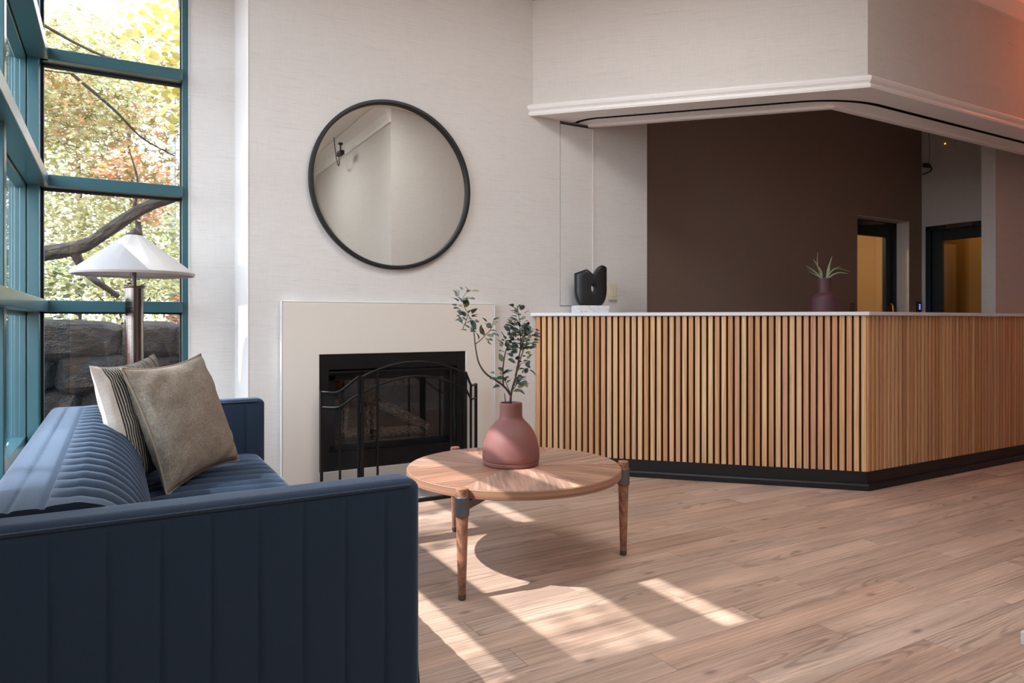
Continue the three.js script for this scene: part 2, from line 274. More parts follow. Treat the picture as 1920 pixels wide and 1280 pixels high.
// floor of vinyl boards running along x
{
  const floor = structGroup('floor');
  part('subfloor', box(XW, XEND, -0.16, -0.0085, -6.2, ZBACK), M.dark, floor);
  const W = 0.12, L = 1.22, r = rng(5), geos = [];
  for (let id = 0; id < 16; id++) {
    const g = new THREE.BoxGeometry(L - 0.0012, 0.008, W - 0.0012).translate(0, -0.004, 0), p = g.attributes.position, uv = g.attributes.uv, c = Math.floor(id / 8), w = id % 8;
    for (let i = 0; i < p.count; i++) uv.setXY(i, (c + 0.004 + 0.992 * (p.getX(i) / L + 0.5)) / 2, (w + 0.02 + 0.96 * (p.getZ(i) / W + 0.5)) / 8);
    geos.push(g);
  }
  const mats = [0xfff0e4, 0xfff4ea, 0xf6e4d8, 0xfdeee2].map((c) => phys({ color: c, map: boardTex, roughness: 0.5, bumpMap: boardTex, bumpScale: 0.0004, clearcoat: 0.12, clearcoatRoughness: 0.4 }));
  const far = [];
  let last = -1;
  for (let z = -4.44, row = 0; z < ZBACK; z += W, row++) {
    const shift = (row * 0.437 + r() * 0.2) % 1;
    for (let x = XW - shift * L; x < XEND; x += L) {
      let id = Math.floor(r() * 16); if (id === last) id = (id + 5) % 16; last = id;
      const cx = x + L / 2, inView = cx > -1 && cx < 7 && z < -0.75 && cx < 6.2 + (z + 0.8) * -0.2, flip = r() < 0.5 ? Math.PI : 0, m = mats[Math.floor(r() * 4)];
      if (cx > XBLOCK + 0.6 && z > ZBLOCK) continue;
      if (inView) { const b = part('board', geos[id], m, floor); b.position.set(cx, 0, z); b.rotation.y = flip; } else { far.push(geos[id].clone().rotateY(flip).translate(cx, 0, z)); }
    }
  }
  const rest = part('board_field', merge(far), mats[0], floor); rest.userData.kind = 'stuff';
}
struct('ceiling', box(XW - 0.1, XEND, CEIL, CEIL + 0.15, -4.6, ZBACK + 0.1), M.ceiling);

// chimney wall with the opening for the fire
{
  const s = new THREE.Shape(); s.moveTo(XL, 0); s.lineTo(XR, 0); s.lineTo(XR, CEIL); s.lineTo(XL, CEIL);
  const h = new THREE.Path(); h.moveTo(1.03, 0.165); h.lineTo(1.03, 0.8); h.lineTo(1.915, 0.8); h.lineTo(1.915, 0.165); s.holes.push(h);
  const k = new THREE.Path(); k.moveTo(2.674, 1.115); k.lineTo(2.674, 2.4); k.lineTo(2.96, 2.4); k.lineTo(2.96, 1.115); s.holes.push(k);
  struct('wall_fireplace', uvm(new THREE.ExtrudeGeometry(s, { depth: 0.55, bevelEnabled: false }).translate(0, 0, ZF - 0.55)), M.paper);
  const lining = struct('trim_1', rbox(XL - 0.008, XL + 0.0, 0.0, CEIL, ZW + 0.0, ZF + 0.003, 0.003), M.glossWhite);
  lining.userData.label = 'glossy white painted side of the chimney wall';
}
// wall either side of and over the end window
struct('wall_window_end', [box(0.371, XL, 0, CEIL, ZW - 0.14, ZW), box(XW - 0.1, 0.371, 0, SILL, ZW - 0.14, ZW), box(XW - 0.1, 0.371, HEAD, CEIL, ZW - 0.14, ZW)], M.paper);
// left wall: low wall, head and the solid part beyond the glazing
struct('wall_left', [box(XW - 0.1, XW, 0, SILL - 0.03, ZW, GLZ), box(XW - 0.1, XW, HEAD, CEIL, ZW, GLZ), box(XW - 0.1, XW, 0, CEIL, GLZ, ZBACK + 0.1)], M.paper);
struct('wall_rear', box(XW - 0.1, XBLOCK, 0, CEIL, ZBACK, ZBACK + 0.1), M.paper);
struct('wall_block', [box(XBLOCK, XEND, 0, CEIL, ZBLOCK, ZBLOCK + 0.12), box(XBLOCK, XBLOCK + 0.12, 0, CEIL, ZBLOCK + 0.12, ZBACK)], M.paper);
struct('wall_right', box(XEND, XEND + 0.1, 0, CEIL, -4.5, ZBLOCK), M.paper);
// brown wall behind the desk, opening for the recessed door
{
  const s = new THREE.Shape(); s.moveTo(XR, 0); s.lineTo(6.59, 0); s.lineTo(6.59, 2.1); s.lineTo(7.51, 2.1); s.lineTo(7.51, 0); s.lineTo(7.74, 0); s.lineTo(7.74, CEIL); s.lineTo(XR, CEIL);
  struct('wall_accent', uvm(new THREE.ExtrudeGeometry(s, { depth: 0.1, bevelEnabled: false }).translate(0, 0, ZBROWN - 0.1)), M.brownPaper);
  struct('trim_2', [box(7.502, 7.515, 0, 2.11, ZBROWN - 0.24, ZBROWN - 0.004), box(6.585, 6.598, 0, 2.11, ZBROWN - 0.24, ZBROWN - 0.004), box(6.585, 7.515, 2.092, 2.105, ZBROWN - 0.24, ZBROWN - 0.004)], M.paper);
  const t = new THREE.Shape(); t.moveTo(3.3, 0); t.lineTo(3.47, 0); t.lineTo(3.47, 2.05); t.lineTo(4.36, 2.05); t.lineTo(4.36, 0); t.lineTo(4.4, 0); t.lineTo(4.4, CEIL); t.lineTo(3.3, CEIL);
  struct('wall_door_side', uvm(new THREE.ExtrudeGeometry(t, { depth: 0.1, bevelEnabled: false }).rotateY(Math.PI / 2).translate(7.74, 0, 0)), M.paper);
  struct('wall_stub', box(6.98, XEND, 0, CEIL, -3.42, -3.3), M.paper);
}
// corridors beyond the two doors
const hall = structGroup('wall_corridor');
part('corridor_wall', [box(5.6, 8.4, 0, 2.6, -6.2, -6.1), box(5.5, 5.6, 0, 2.6, -6.2, -4.5), box(8.4, 8.5, 0, 2.6, -6.2, -4.62), box(5.5, 8.5, 2.6, 2.7, -6.2, -4.5)], M.tan, hall);
part('corridor_wall', [box(8.42, 8.52, 0, 2.5, -4.62, -3.42), box(7.84, 8.5, 0, 2.5, -4.64, -4.6), box(7.84, 8.5, 2.5, 2.6, -4.62, -3.42)], M.amber, hall);
for (const [x, y, z, I, c] of [[6.6, 2.53, -5.3, 1.6, 0xffe2b4], [8.15, 2.43, -4.0, 0.16, 0xffc880]]) {
  const l = thing('ceiling_light', x < 7 ? 'round warm ceiling light in corridor behind the recessed door' : 'round amber ceiling light in room behind the dark glass door', 'light', [x, y, z]);
  part('housing', cyl(0.1, 0.1, 0.03, 0, 0.035, 0), M.whiteTrim, l);
  part('light_diffuser', cyl(0.09, 0.09, 0.02, 0, 0.012, 0), std({ color: 0xffffff, emissive: c, emissiveIntensity: 3 }), l);
  const p = new THREE.PointLight(c, I); p.position.set(x, y - 0.1, z); p.castShadow = true; p.shadow.radius = 4; scene.add(p);
}

// unseen ceiling panels added as fill light for the lobby
RectAreaLightUniformsLib.init();
for (const [x, z, where, I, w] of [[1.9, -1.9, 'between the table and desk', 4.4, 0.6], [1.35, 0.9, 'over the rear of the lobby', 9, 0.4]]) {
  const l = thing('added_fill_panel', 'added unseen fill light panel on the ceiling ' + where, 'light', [x, CEIL, z]);
  part('rim', [box(-w - 0.02, w + 0.02, -0.02, 0, -w - 0.02, -w), box(-w - 0.02, w + 0.02, -0.02, 0, w, w + 0.02), box(-w - 0.02, -w, -0.02, 0, -w, w), box(w, w + 0.02, -0.02, 0, -w, w)], M.whiteTrim, l);
  part('light_diffuser', box(-w, w, -0.015, -0.005, -w, w), std({ color: 0xffffff, emissive: 0xfff0e0, emissiveIntensity: 1.5 }), l);
  const a = new THREE.RectAreaLight(0xf6f9ff, I, 2 * w, 2 * w); a.position.set(x, CEIL - 0.022, z); a.lookAt(x, 0, z); scene.add(a);
}
// ---------------------------------------------------------------- windows
const TR = [1.09, 1.755, 2.425];
{
  const w = structGroup('window_1'); // end window
  const z0 = ZW - 0.1, z1 = ZW + 0.012;
  part('frame', [rbox(0.337, 0.371, SILL, HEAD, z0, z1), rbox(-0.345, 0.371, HEAD - 0.04, HEAD, z0, z1), rbox(-0.345, 0.371, SILL, SILL + 0.05, z0, z1), rbox(-0.40, -0.345, SILL, HEAD, z0, ZW + 0.06, 0.005)], M.teal, w);
  part('bead', [box(0.371, 0.374, SILL, HEAD, ZW, ZW + 0.01)], M.whiteTrim, w);
  for (const h of TR) { const t = part('transom', rbox(-0.345, 0.337, h - 0.031, h + 0.031, z0 + 0.02, ZW + 0.055, 0.004), M.teal, w); part('gasket', [box(-0.345, 0.337, h - 0.040, h - 0.031, ZW - 0.075, ZW - 0.03)], M.gasket, t); }
  part('gasket', [box(-0.345, -0.332, SILL, HEAD, ZW - 0.075, ZW - 0.03), box(0.331, 0.337, SILL, HEAD, ZW - 0.075, ZW - 0.03)], M.gasket, w);
  const hs = [SILL + 0.02, ...TR, HEAD - 0.01];
  for (let i = 0; i < 4; i++) part('pane', box(-0.343, 0.336, hs[i], hs[i + 1], ZW - 0.056, ZW - 0.05), M.pane, w);
}
function longGlazing(name, zs) { // glazing along the left wall: upright posts at zs
  const w = structGroup(name), z0 = zs[0], z1 = zs[zs.length - 1];
  for (const z of zs.slice(1, -1)) part('mullion', rbox(-0.40, -0.345, SILL, HEAD, z - 0.03, z + 0.03, 0.005), M.teal, w);
  part('mullion', rbox(-0.40, -0.345, SILL, HEAD, z1 - 0.05, z1, 0.005), M.teal, w);
  part('frame', [rbox(-0.48, -0.345, HEAD - 0.05, HEAD, z0, z1), rbox(-0.48, -0.4, SILL, HEAD, z1 - 0.02, z1), rbox(-0.48, -0.40, SILL, HEAD, z0 - 0.06, z0)], M.teal, w);
  for (const h of TR) part('transom', rbox(-0.40, -0.305, h - 0.031, h + 0.031, z0, z1, 0.004), M.teal, w);
  part('sill', rbox(-0.5, -0.30, SILL - 0.03, SILL, z0, z1, 0.004), M.hearth, w);
  const hs = [SILL, ...TR, HEAD - 0.04], f = 0.05;
  for (let k = 0; k < zs.length - 1; k++) for (let i = 0; i < 4; i++) {
    const a = zs[k], b = zs[k + 1], y0 = hs[i], y1 = hs[i + 1];
    const s = part('sash', [rbox(-0.452, -0.402, y0, y0 + f, a, b), rbox(-0.452, -0.402, y1 - f, y1, a, b), rbox(-0.452, -0.402, y0, y1, a, a + 0.035), rbox(-0.452, -0.402, y0, y1, b - f, b), rbox(-0.43, -0.402, y0 + 0.03, y1 - 0.03, a + 0.03, a + 0.045, 0.003)], M.teal, w);
    part('pane', box(-0.4525, -0.4465, y0 + f - 0.005, y1 - f + 0.005, a + 0.03, b - f + 0.005), M.pane, s);
  }
}
longGlazing('window_2', [ZW + 0.02, -3.1, GLZ]);
// roof edge outside, over the left glazing
struct('trim_3', [rbox(-0.78, -0.5, 3.12, 3.3, -5.2, ZBACK, 0.005), box(-0.8, XEND, 3.53, 3.6, -4.9, ZBACK + 0.2), box(-0.5, XL, 3.12, 3.3, -4.85, -4.59)], M.whiteTrim);

// ---------------------------------------------------------------- bulkhead over the desk
const A = [2.456, ZF], C = [3.89, -2.53], D = [8.6, -2.53], DESK = [A, C, D];     // plan line shared by desk and bulkhead
const along = (w) => { const p = offsetPath([[A[0] - 0.5, A[1] - 0.51], C, D], -w); const k = (ZF - p[0][1]) / (p[1][1] - p[0][1]); p[0] = [lerp(p[0][0], p[1][0], k), ZF]; return p; }; // moved inwards by w, cut at the wall
{
  const band = (w0, w1) => [...along(w0), ...along(w1).reverse()];
  const b = structGroup('wall_bulkhead');
  part('fascia', slab(band(0, 0.33), 2.54, CEIL), M.paper, b);
  part('fascia_face', slab(band(0, 0.006), 2.44, 2.54), M.paper, b);
  // underside in two strips with the narrow slot of a rolling grille between them
  const fillet = (p, i, r) => { const [a, b2, c] = [p[i - 1], p[i], p[i + 1]], un = (q) => { const x = q[0] - b2[0], y = q[1] - b2[1], l = Math.hypot(x, y); return [x / l, y / l]; }, u = un(a), v = un(c), out = []; for (let k = 0; k <= 10; k++) { const t = k / 10, s = 1 - t; out.push([s * s * (b2[0] + u[0] * r) + 2 * s * t * b2[0] + t * t * (b2[0] + v[0] * r), s * s * (b2[1] + u[1] * r) + 2 * s * t * b2[1] + t * t * (b2[1] + v[1] * r)]); } return out; };
  const mid = along(0.17), k0 = [2.80, ZF], k1 = [2.80, mid[0][1] + (2.80 - mid[0][0]) * (mid[1][1] - mid[0][1]) / (mid[1][0] - mid[0][0])], raw = [k0, k1, mid[1], mid[2]];
  const line = [k0, ...fillet(raw, 1, 0.1), ...fillet(raw, 2, 0.32), mid[2]];
  part('soffit_strip', slab([...along(0.006), ...offsetPath(line, 0.013).reverse()], 2.40, 2.54), M.whiteTrim, b);
  part('soffit_strip', slab([...offsetPath(line, -0.013), ...along(0.33).reverse()], 2.40, 2.54), M.whiteTrim, b);
  for (const q of [0.013, -0.013]) part('dark_slot_lining', slab([...offsetPath(line, q + 0.003), ...offsetPath(line, q - 0.003).reverse()], 2.398, 2.54), M.blackMetal, b, 'black lining added to make the grille slot look dark');  // black strips added along the slot to stand in for its shade
  part('inner_trim', moulding(along(0.33), [[0.02, 2.385], [-0.018, 2.385], [-0.018, 2.46], [0.02, 2.46]]), M.whiteTrim, b);
  const crown = (y, k) => [[-0.002, y], [0.022 * k, y], [0.026 * k, y + 0.012 * k], [0.024 * k, y + 0.024 * k], [0.016 * k, y + 0.028 * k], [0.03 * k, y + 0.044 * k], [0.034 * k, y + 0.06 * k], [0.03 * k, y + 0.068 * k], [0.014 * k, y + 0.078 * k], [-0.002, y + 0.08 * k]].map(([o, q]) => [-o, q]);
  part('crown_moulding', moulding([[A[0] - 0.03, A[1] - 0.03], C, D], crown(2.395, 1).map(([o, y]) => [-o, y]).map(([o, y]) => [o, y])), M.whiteTrim, b);
  const cove = [[-0.002, CEIL - 0.2], [0.02, CEIL - 0.2], [0.024, CEIL - 0.18], [0.03, CEIL - 0.16], [0.05, CEIL - 0.1], [0.09, CEIL - 0.05], [0.13, CEIL - 0.03], [0.15, CEIL - 0.02], [0.15, CEIL - 0.001], [-0.002, CEIL - 0.001]];
  part('cove_moulding', moulding([[A[0] - 0.03, A[1] - 0.03], C, D], cove), M.whiteTrim, b);
  struct('trim_4', moulding([[XL - 0.008, ZF], [2.47, ZF]], cove), M.whiteTrim);
  struct('trim_5', [moulding([[XBLOCK, ZBLOCK], [XBLOCK, ZBACK]], cove), uvm(new THREE.ShapeGeometry(new THREE.Shape(cove.map(([o, y]) => new THREE.Vector2(XBLOCK - o, y)))).rotateY(0).translate(0, 0, ZBLOCK + 0.0005))], M.whiteTrim);
  struct('baseboard_block', moulding([[XEND, ZBLOCK], [XBLOCK, ZBLOCK], [XBLOCK, ZBACK]], [[-0.002, 0], [0.012, 0], [0.012, 0.09], [0.006, 0.1], [-0.002, 0.1]]), M.whiteTrim);
  struct('baseboard_fireplace', moulding([[XL, ZF], [0.79, ZF]], [[-0.002, 0], [0.012, 0], [0.012, 0.09], [0.006, 0.1], [-0.002, 0.1]]), M.whiteTrim);
}
// pocket panel of the grille in the chimney wall
{
  const p = thing('pocket_panel', 'tall flush wall panel covered in wallpaper above the desk end', 'wall panel', [2.674, 1.07, ZF]);
  part('panel_face', rbox(0.0045, 0.277, 0.0495, 1.308, -0.03, 0.0, 0.0015), M.paper, p);
  part('panel_edge', rbox(0.277, 0.2855, 0.046, 1.32, -0.03, 0.006, 0.002), M.plasticWhite, p);
  struct('wall_pocket', box(2.674, 2.96, 1.115, 2.4, ZF - 0.55, ZF - 0.5), M.paper);
}

// ================================================================ RECEPTION DESK
{
  const d = thing('reception_desk', 'angled reception desk clad in vertical oak slats on black base', 'desk', [C[0], 0, C[1]]);
  const rel = (p) => p.map(([x, z]) => [x - C[0], z - C[1]]), XE = 6.7;
  const cutEnd = (p) => p.map(([x, z]) => [Math.min(x, XE), z]);
  part('backing_panel', slab(rel(cutEnd([...along(0.021), ...along(0.06).reverse()])), 0.1, 1.043), M.black, d);
  part('base_plinth', slab(rel(cutEnd([...along(0.004), ...along(0.06).reverse()])), 0, 0.112), M.blackBase, d);
  part('base_moulding', moulding(rel(cutEnd([[A[0] + 0.02, A[1] + 0.0205], C, D])), [[-0.006, 0.002], [0.012, 0.002], [0.012, 0.03], [0.006, 0.04], [-0.006, 0.04]]), M.blackBase, d);
  const r = rng(31), geos = [];
  for (let k = 0; k < 10; k++) { const g = new RoundedBoxGeometry(0.027, 0.93, 0.021, 1, 0.0015); const p = g.attributes.position, uv = g.attributes.uv; for (let i = 0; i < p.count; i++) uv.setXY(i, p.getX(i) * 1.9 + p.getZ(i) * 1.9 + k * 0.0937, p.getY(i) * 0.55 + k * 0.31); geos.push(g); }
  const mats = [0xe0b88c, 0xd8ac84, 0xe6c29a, 0xd6a98c, 0xe2bf9e, 0xd0a078, 0xe6c49e].map((c) => std({ color: c, map: oakTex, roughness: 0.6 }));
  const run = (p0, p1, n, s0) => { const dx = p1[0] - p0[0], dz = p1[1] - p0[1], L = Math.hypot(dx, dz), ux = dx / L, uz = dz / L, nx = -uz, nz = ux; for (let i = 0; i < n; i++) { const s = s0 + i * 0.04; const m = part('slat', geos[Math.floor(r() * 10)], mats[Math.floor(r() * 7)], d); m.position.set(p0[0] + ux * s - nx * -0.0105 - C[0], 0.578, p0[1] + uz * s - nz * -0.0105 - C[1]); m.position.x = p0[0] + ux * s - (-uz) * 0 + uz * 0.0105 - C[0]; m.position.z = p0[1] + uz * s - ux * 0.0105 - C[1]; m.rotation.y = -Math.atan2(dz, dx); } };
  run(A, C, 51, 0.034);
  run(C, [XE, C[1]], 70, 0.0165);
  const top = thing('countertop', 'thin white stone countertop along the angled reception desk', 'countertop', [C[0], 1.045, C[1]]);
  const out = offsetPath([[A[0] - 0.5, A[1] - 0.51], C, [XE + 0.02, C[1]]], 0.014), k = (ZF - out[0][1]) / (out[1][1] - out[0][1]); out[0] = [lerp(out[0][0], out[1][0], k), ZF + 0.001]; const inn = cutEnd(along(0.5)); inn[0][1] = ZF + 0.001; inn[2][0] = XE + 0.02;
  part('countertop_slab', slab(rel([...out, ...inn.reverse()]), 0, 0.022, 0.002), M.quartz, top);
}

// ================================================================ FIREPLACE
{
  const s = thing('fireplace_surround', 'flat cream stone fireplace surround on the chimney wall', 'fireplace surround', [1.4725, 0, ZF + 0.001]);
  const sh = new THREE.Shape(); sh.moveTo(-0.667, 0); sh.lineTo(0.667, 0); sh.lineTo(0.667, 1.118); sh.lineTo(-0.667, 1.118);
  const h = new THREE.Path(); h.moveTo(-0.4625, 0.147); h.lineTo(-0.4625, 0.82); h.lineTo(0.4625, 0.82); h.lineTo(0.4625, 0.147); sh.holes.push(h);
  part('surround_slab', uvm(new THREE.ExtrudeGeometry(sh, { depth: 0.024, bevelEnabled: true, bevelSize: 0.004, bevelThickness: 0.004, bevelOffset: -0.004, bevelSegments: 3 }).translate(0, 0, 0.004)), M.plaster, s);
  part('edge_strip', [rbox(-0.675, -0.667, 0, 1.124, 0, 0.034, 0.0035), rbox(-0.675, 0.672, 1.118, 1.124, 0, 0.034, 0.0028), rbox(0.667, 0.672, 0, 1.12, 0, 0.034, 0.002)], M.glossWhite, s);

  const f = thing('fireplace_insert', 'black metal gas fireplace insert with glass front', 'fireplace', [1.4725, 0.147, ZF]);
  const ring = new THREE.Shape(); ring.moveTo(-0.462, 0.0); ring.lineTo(0.462, 0.0); ring.lineTo(0.462, 0.672); ring.lineTo(-0.462, 0.672);
  const rh = new THREE.Path(); rh.moveTo(-0.407, 0.1); rh.lineTo(-0.407, 0.585); rh.lineTo(0.407, 0.585); rh.lineTo(0.407, 0.1); ring.holes.push(rh);
  part('face_frame', uvm(new THREE.ExtrudeGeometry(ring, { depth: 0.03, bevelEnabled: false }).translate(0, 0, -0.008)), M.blackMetal, f);
  part('hood', [rbox(-0.407, 0.407, 0.56, 0.572, -0.02, 0.012, 0.003), rbox(-0.407, 0.407, 0.545, 0.56, -0.05, -0.02, 0.003)], M.blackMetal, f);
  part('inner_frame', [rbox(-0.4, -0.35, 0.11, 0.545, -0.06, -0.045, 0.002), rbox(0.35, 0.4, 0.11, 0.545, -0.06, -0.045, 0.002), rbox(-0.4, 0.4, 0.515, 0.545, -0.06, -0.045, 0.002), rbox(-0.4, 0.4, 0.1, 0.135, -0.06, -0.045, 0.002)], M.blackMetal, f);
  part('glass', box(-0.36, 0.36, 0.13, 0.52, -0.056, -0.052), M.pane, f);
  part('firebox', [box(-0.42, 0.42, 0.02, 0.65, -0.5, -0.49), box(-0.42, -0.41, 0.02, 0.65, -0.49, -0.02), box(0.41, 0.42, 0.02, 0.65, -0.49, -0.02), box(-0.42, 0.42, 0.02, 0.09, -0.49, -0.02), box(-0.42, 0.42, 0.64, 0.65, -0.49, -0.02)], M.firebox, f);
  part('refractory_panel', box(-0.33, 0.33, 0.43, 0.6, -0.485, -0.45), M.brick, f);
  part('burner', rbox(-0.3, 0.3, 0.09, 0.13, -0.4, -0.14, 0.01), M.black, f);
  const logs = [[[-0.3, 0.155, -0.3], [0.02, 0.16, -0.27], 0.036, 'thick bark-covered log lying along the burner'], [[-0.02, 0.165, -0.2], [0.3, 0.15, -0.22], 0.03, 'slim log lying across burner front'], [[-0.03, 0.36, -0.3], [0.3, 0.17, -0.2], 0.034, 'long log sloping down to the burner right end'], [[-0.06, 0.17, -0.22], [-0.03, 0.37, -0.33], 0.032, 'short upright log propped in the fire centre'], [[-0.27, 0.17, -0.18], [-0.2, 0.33, -0.32], 0.028, 'small leaning log at the fire left end']];
  const rr = rng(8);
  for (const [a, b, rad, lab] of logs) {
    const mid = [0, 1, 2].map((i) => (a[i] + b[i]) / 2 + (rr() - 0.5) * 0.02), g = taperTube([a, mid, b], [rad, rad * 1.08, rad * 0.86], 9, 5), p = g.attributes.position;
    for (let i = 0; i < p.count; i++) { const n = 1 + 0.0; p.setXYZ(i, p.getX(i) + (hash(i % 10, Math.floor(i / 10), 4) - 0.5) * 0.006 * n, p.getY(i) + (hash(i % 10, Math.floor(i / 10), 5) - 0.5) * 0.006, p.getZ(i)); }
    const l = new THREE.Group(); l.name = numbered('log'); l.position.set(1.4725, 0.147, ZF); scene.add(l); tag(l, lab, 'log', 'logs in the fireplace');
    part('bark', g, M.log, l); const end = V3(...b).sub(V3(...a)).normalize();
    const cap = new THREE.CircleGeometry(rad * 0.9, 10); cap.applyQuaternion(new THREE.Quaternion().setFromUnitVectors(V3(0, 0, 1), end)).translate(...b); const cap2 = new THREE.CircleGeometry(rad, 10); cap2.applyQuaternion(new THREE.Quaternion().setFromUnitVectors(V3(0, 0, 1), end.clone().negate())).translate(...a);
    part('cut_end', cap, M.brick, l); part('cut_end', cap2, M.brick, l);
  }
  const hth = thing('hearth', 'low grey hearth slab with black edge in front of fireplace', 'hearth', [1.4725, 0, ZF]);
  part('hearth_slab', rbox(-0.667, 0.667, 0.0005, 0.012, 0.037, 0.36, 0.003), M.hearth, hth);
  part('edge_trim', [rbox(-0.68, 0.68, 0.0005, 0.018, 0.36, 0.39, 0.003)], M.blackMetal, hth);

  // folding screen
  const sc = thing('fire_screen', 'black three-panel folding fire screen with arched top and wire mesh', 'fire screen', [1.4915, 0.013, -3.72]);
  const gauze = std({ color: 0x131314, roughness: 0.6, metalness: 0.5, alphaMap: rep(gauzeAlpha, 40, 40), transparent: true, side: THREE.DoubleSide });
  const hw = 0.31, arch = (t, e, p) => e + (p - e) * (1 - (2 * t - 1) ** 2), N = 20;
  const curve = (fx, fy, parent, r0) => tube(Array.from({ length: N + 1 }, (_, i) => fx(i / N).setY(fy(i / N))), r0, 40, 6);
  const panel = (name, fx, top1, top2, low, posts) => {
    const g = new THREE.Group(); g.name = name; sc.add(g);
    const bars = [curve(fx, top1, 0, 0.0075), curve(fx, top2, 0, 0.0065), bar(fx(0).setY(low).toArray(), fx(1).setY(low).toArray(), 0.014)];
    part('panel_frame', bars, M.blackMetal, g);
    for (const t of [0, 1]) part('post', bar(fx(t).setY(0).toArray(), fx(t).setY(top1(t) + 0.006).toArray(), 0.015), M.blackMetal, g);
    for (const t of posts) part('upright', bar(fx(t).setY(low).toArray(), fx(t).setY(top1(t)).toArray(), 0.011), M.blackMetal, g);
    const pos = [], uv = [], idx = []; for (let i = 0; i <= N; i++) { const t = i / N, q = fx(t), y = top1(t); pos.push(q.x, low, q.z, q.x, y, q.z); uv.push(t * 0.8, 0, t * 0.8, y); if (i < N) idx.push(i * 2, i * 2 + 2, i * 2 + 1, i * 2 + 1, i * 2 + 2, i * 2 + 3); }
    const m = new THREE.BufferGeometry(); m.setAttribute('position', new THREE.Float32BufferAttribute(pos, 3)); m.setAttribute('uv', new THREE.Float32BufferAttribute(uv, 2)); m.setIndex(idx); m.computeVertexNormals();
    part('wire_mesh', m, gauze, g);
  };
  const sw = (t) => { const k = smooth(0.35, 1.15, t); return k; };
  panel('centre_panel', (t) => V3(lerp(-hw, hw, t), 0, 0), (t) => arch(t, 0.69, 0.765), (t) => arch(t, 0.6, 0.683), 0.085, [0.14, 0.86]);
  panel('side_panel', (t) => V3(lerp(-hw - 0.175, -hw - 0.016, t), 0, lerp(-0.19, -0.012, t)), (t) => 0.6 + 0.09 * sw(t) / sw(1), (t) => 0.515 + 0.08 * sw(t) / sw(1), 0.085, [0.5]);
  panel('side_panel', (t) => V3(lerp(hw + 0.175, hw + 0.016, t), 0, lerp(-0.19, -0.012, t)), (t) => 0.6 + 0.09 * sw(t) / sw(1), (t) => 0.515 + 0.08 * sw(t) / sw(1), 0.085, [0.5]);
  for (const q of [-1, 1]) for (const y of [0.2, 0.52]) part('hinge', cyl(0.005, 0.005, 0.05, q * (hw + 0.009), y, 0.004, 10), M.blackMetal, sc);
}
// round mirror
{
  const m = thing('wall_mirror', 'large round wall mirror in a thin black frame above fireplace', 'mirror', [1.46, 1.83, ZF]);
  part('frame', lathe([[0.483, 0.002], [0.505, 0.002], [0.508, 0.006], [0.508, 0.03], [0.504, 0.034], [0.488, 0.034], [0.484, 0.03], [0.483, 0.002]], 128).rotateX(Math.PI / 2), M.black, m);
  part('mirror_glass', lathe([[0.0, 0.012], [0.462, 0.012], [0.4845, 0.0113]], 128).rotateX(Math.PI / 2), M.mirror, m);
}

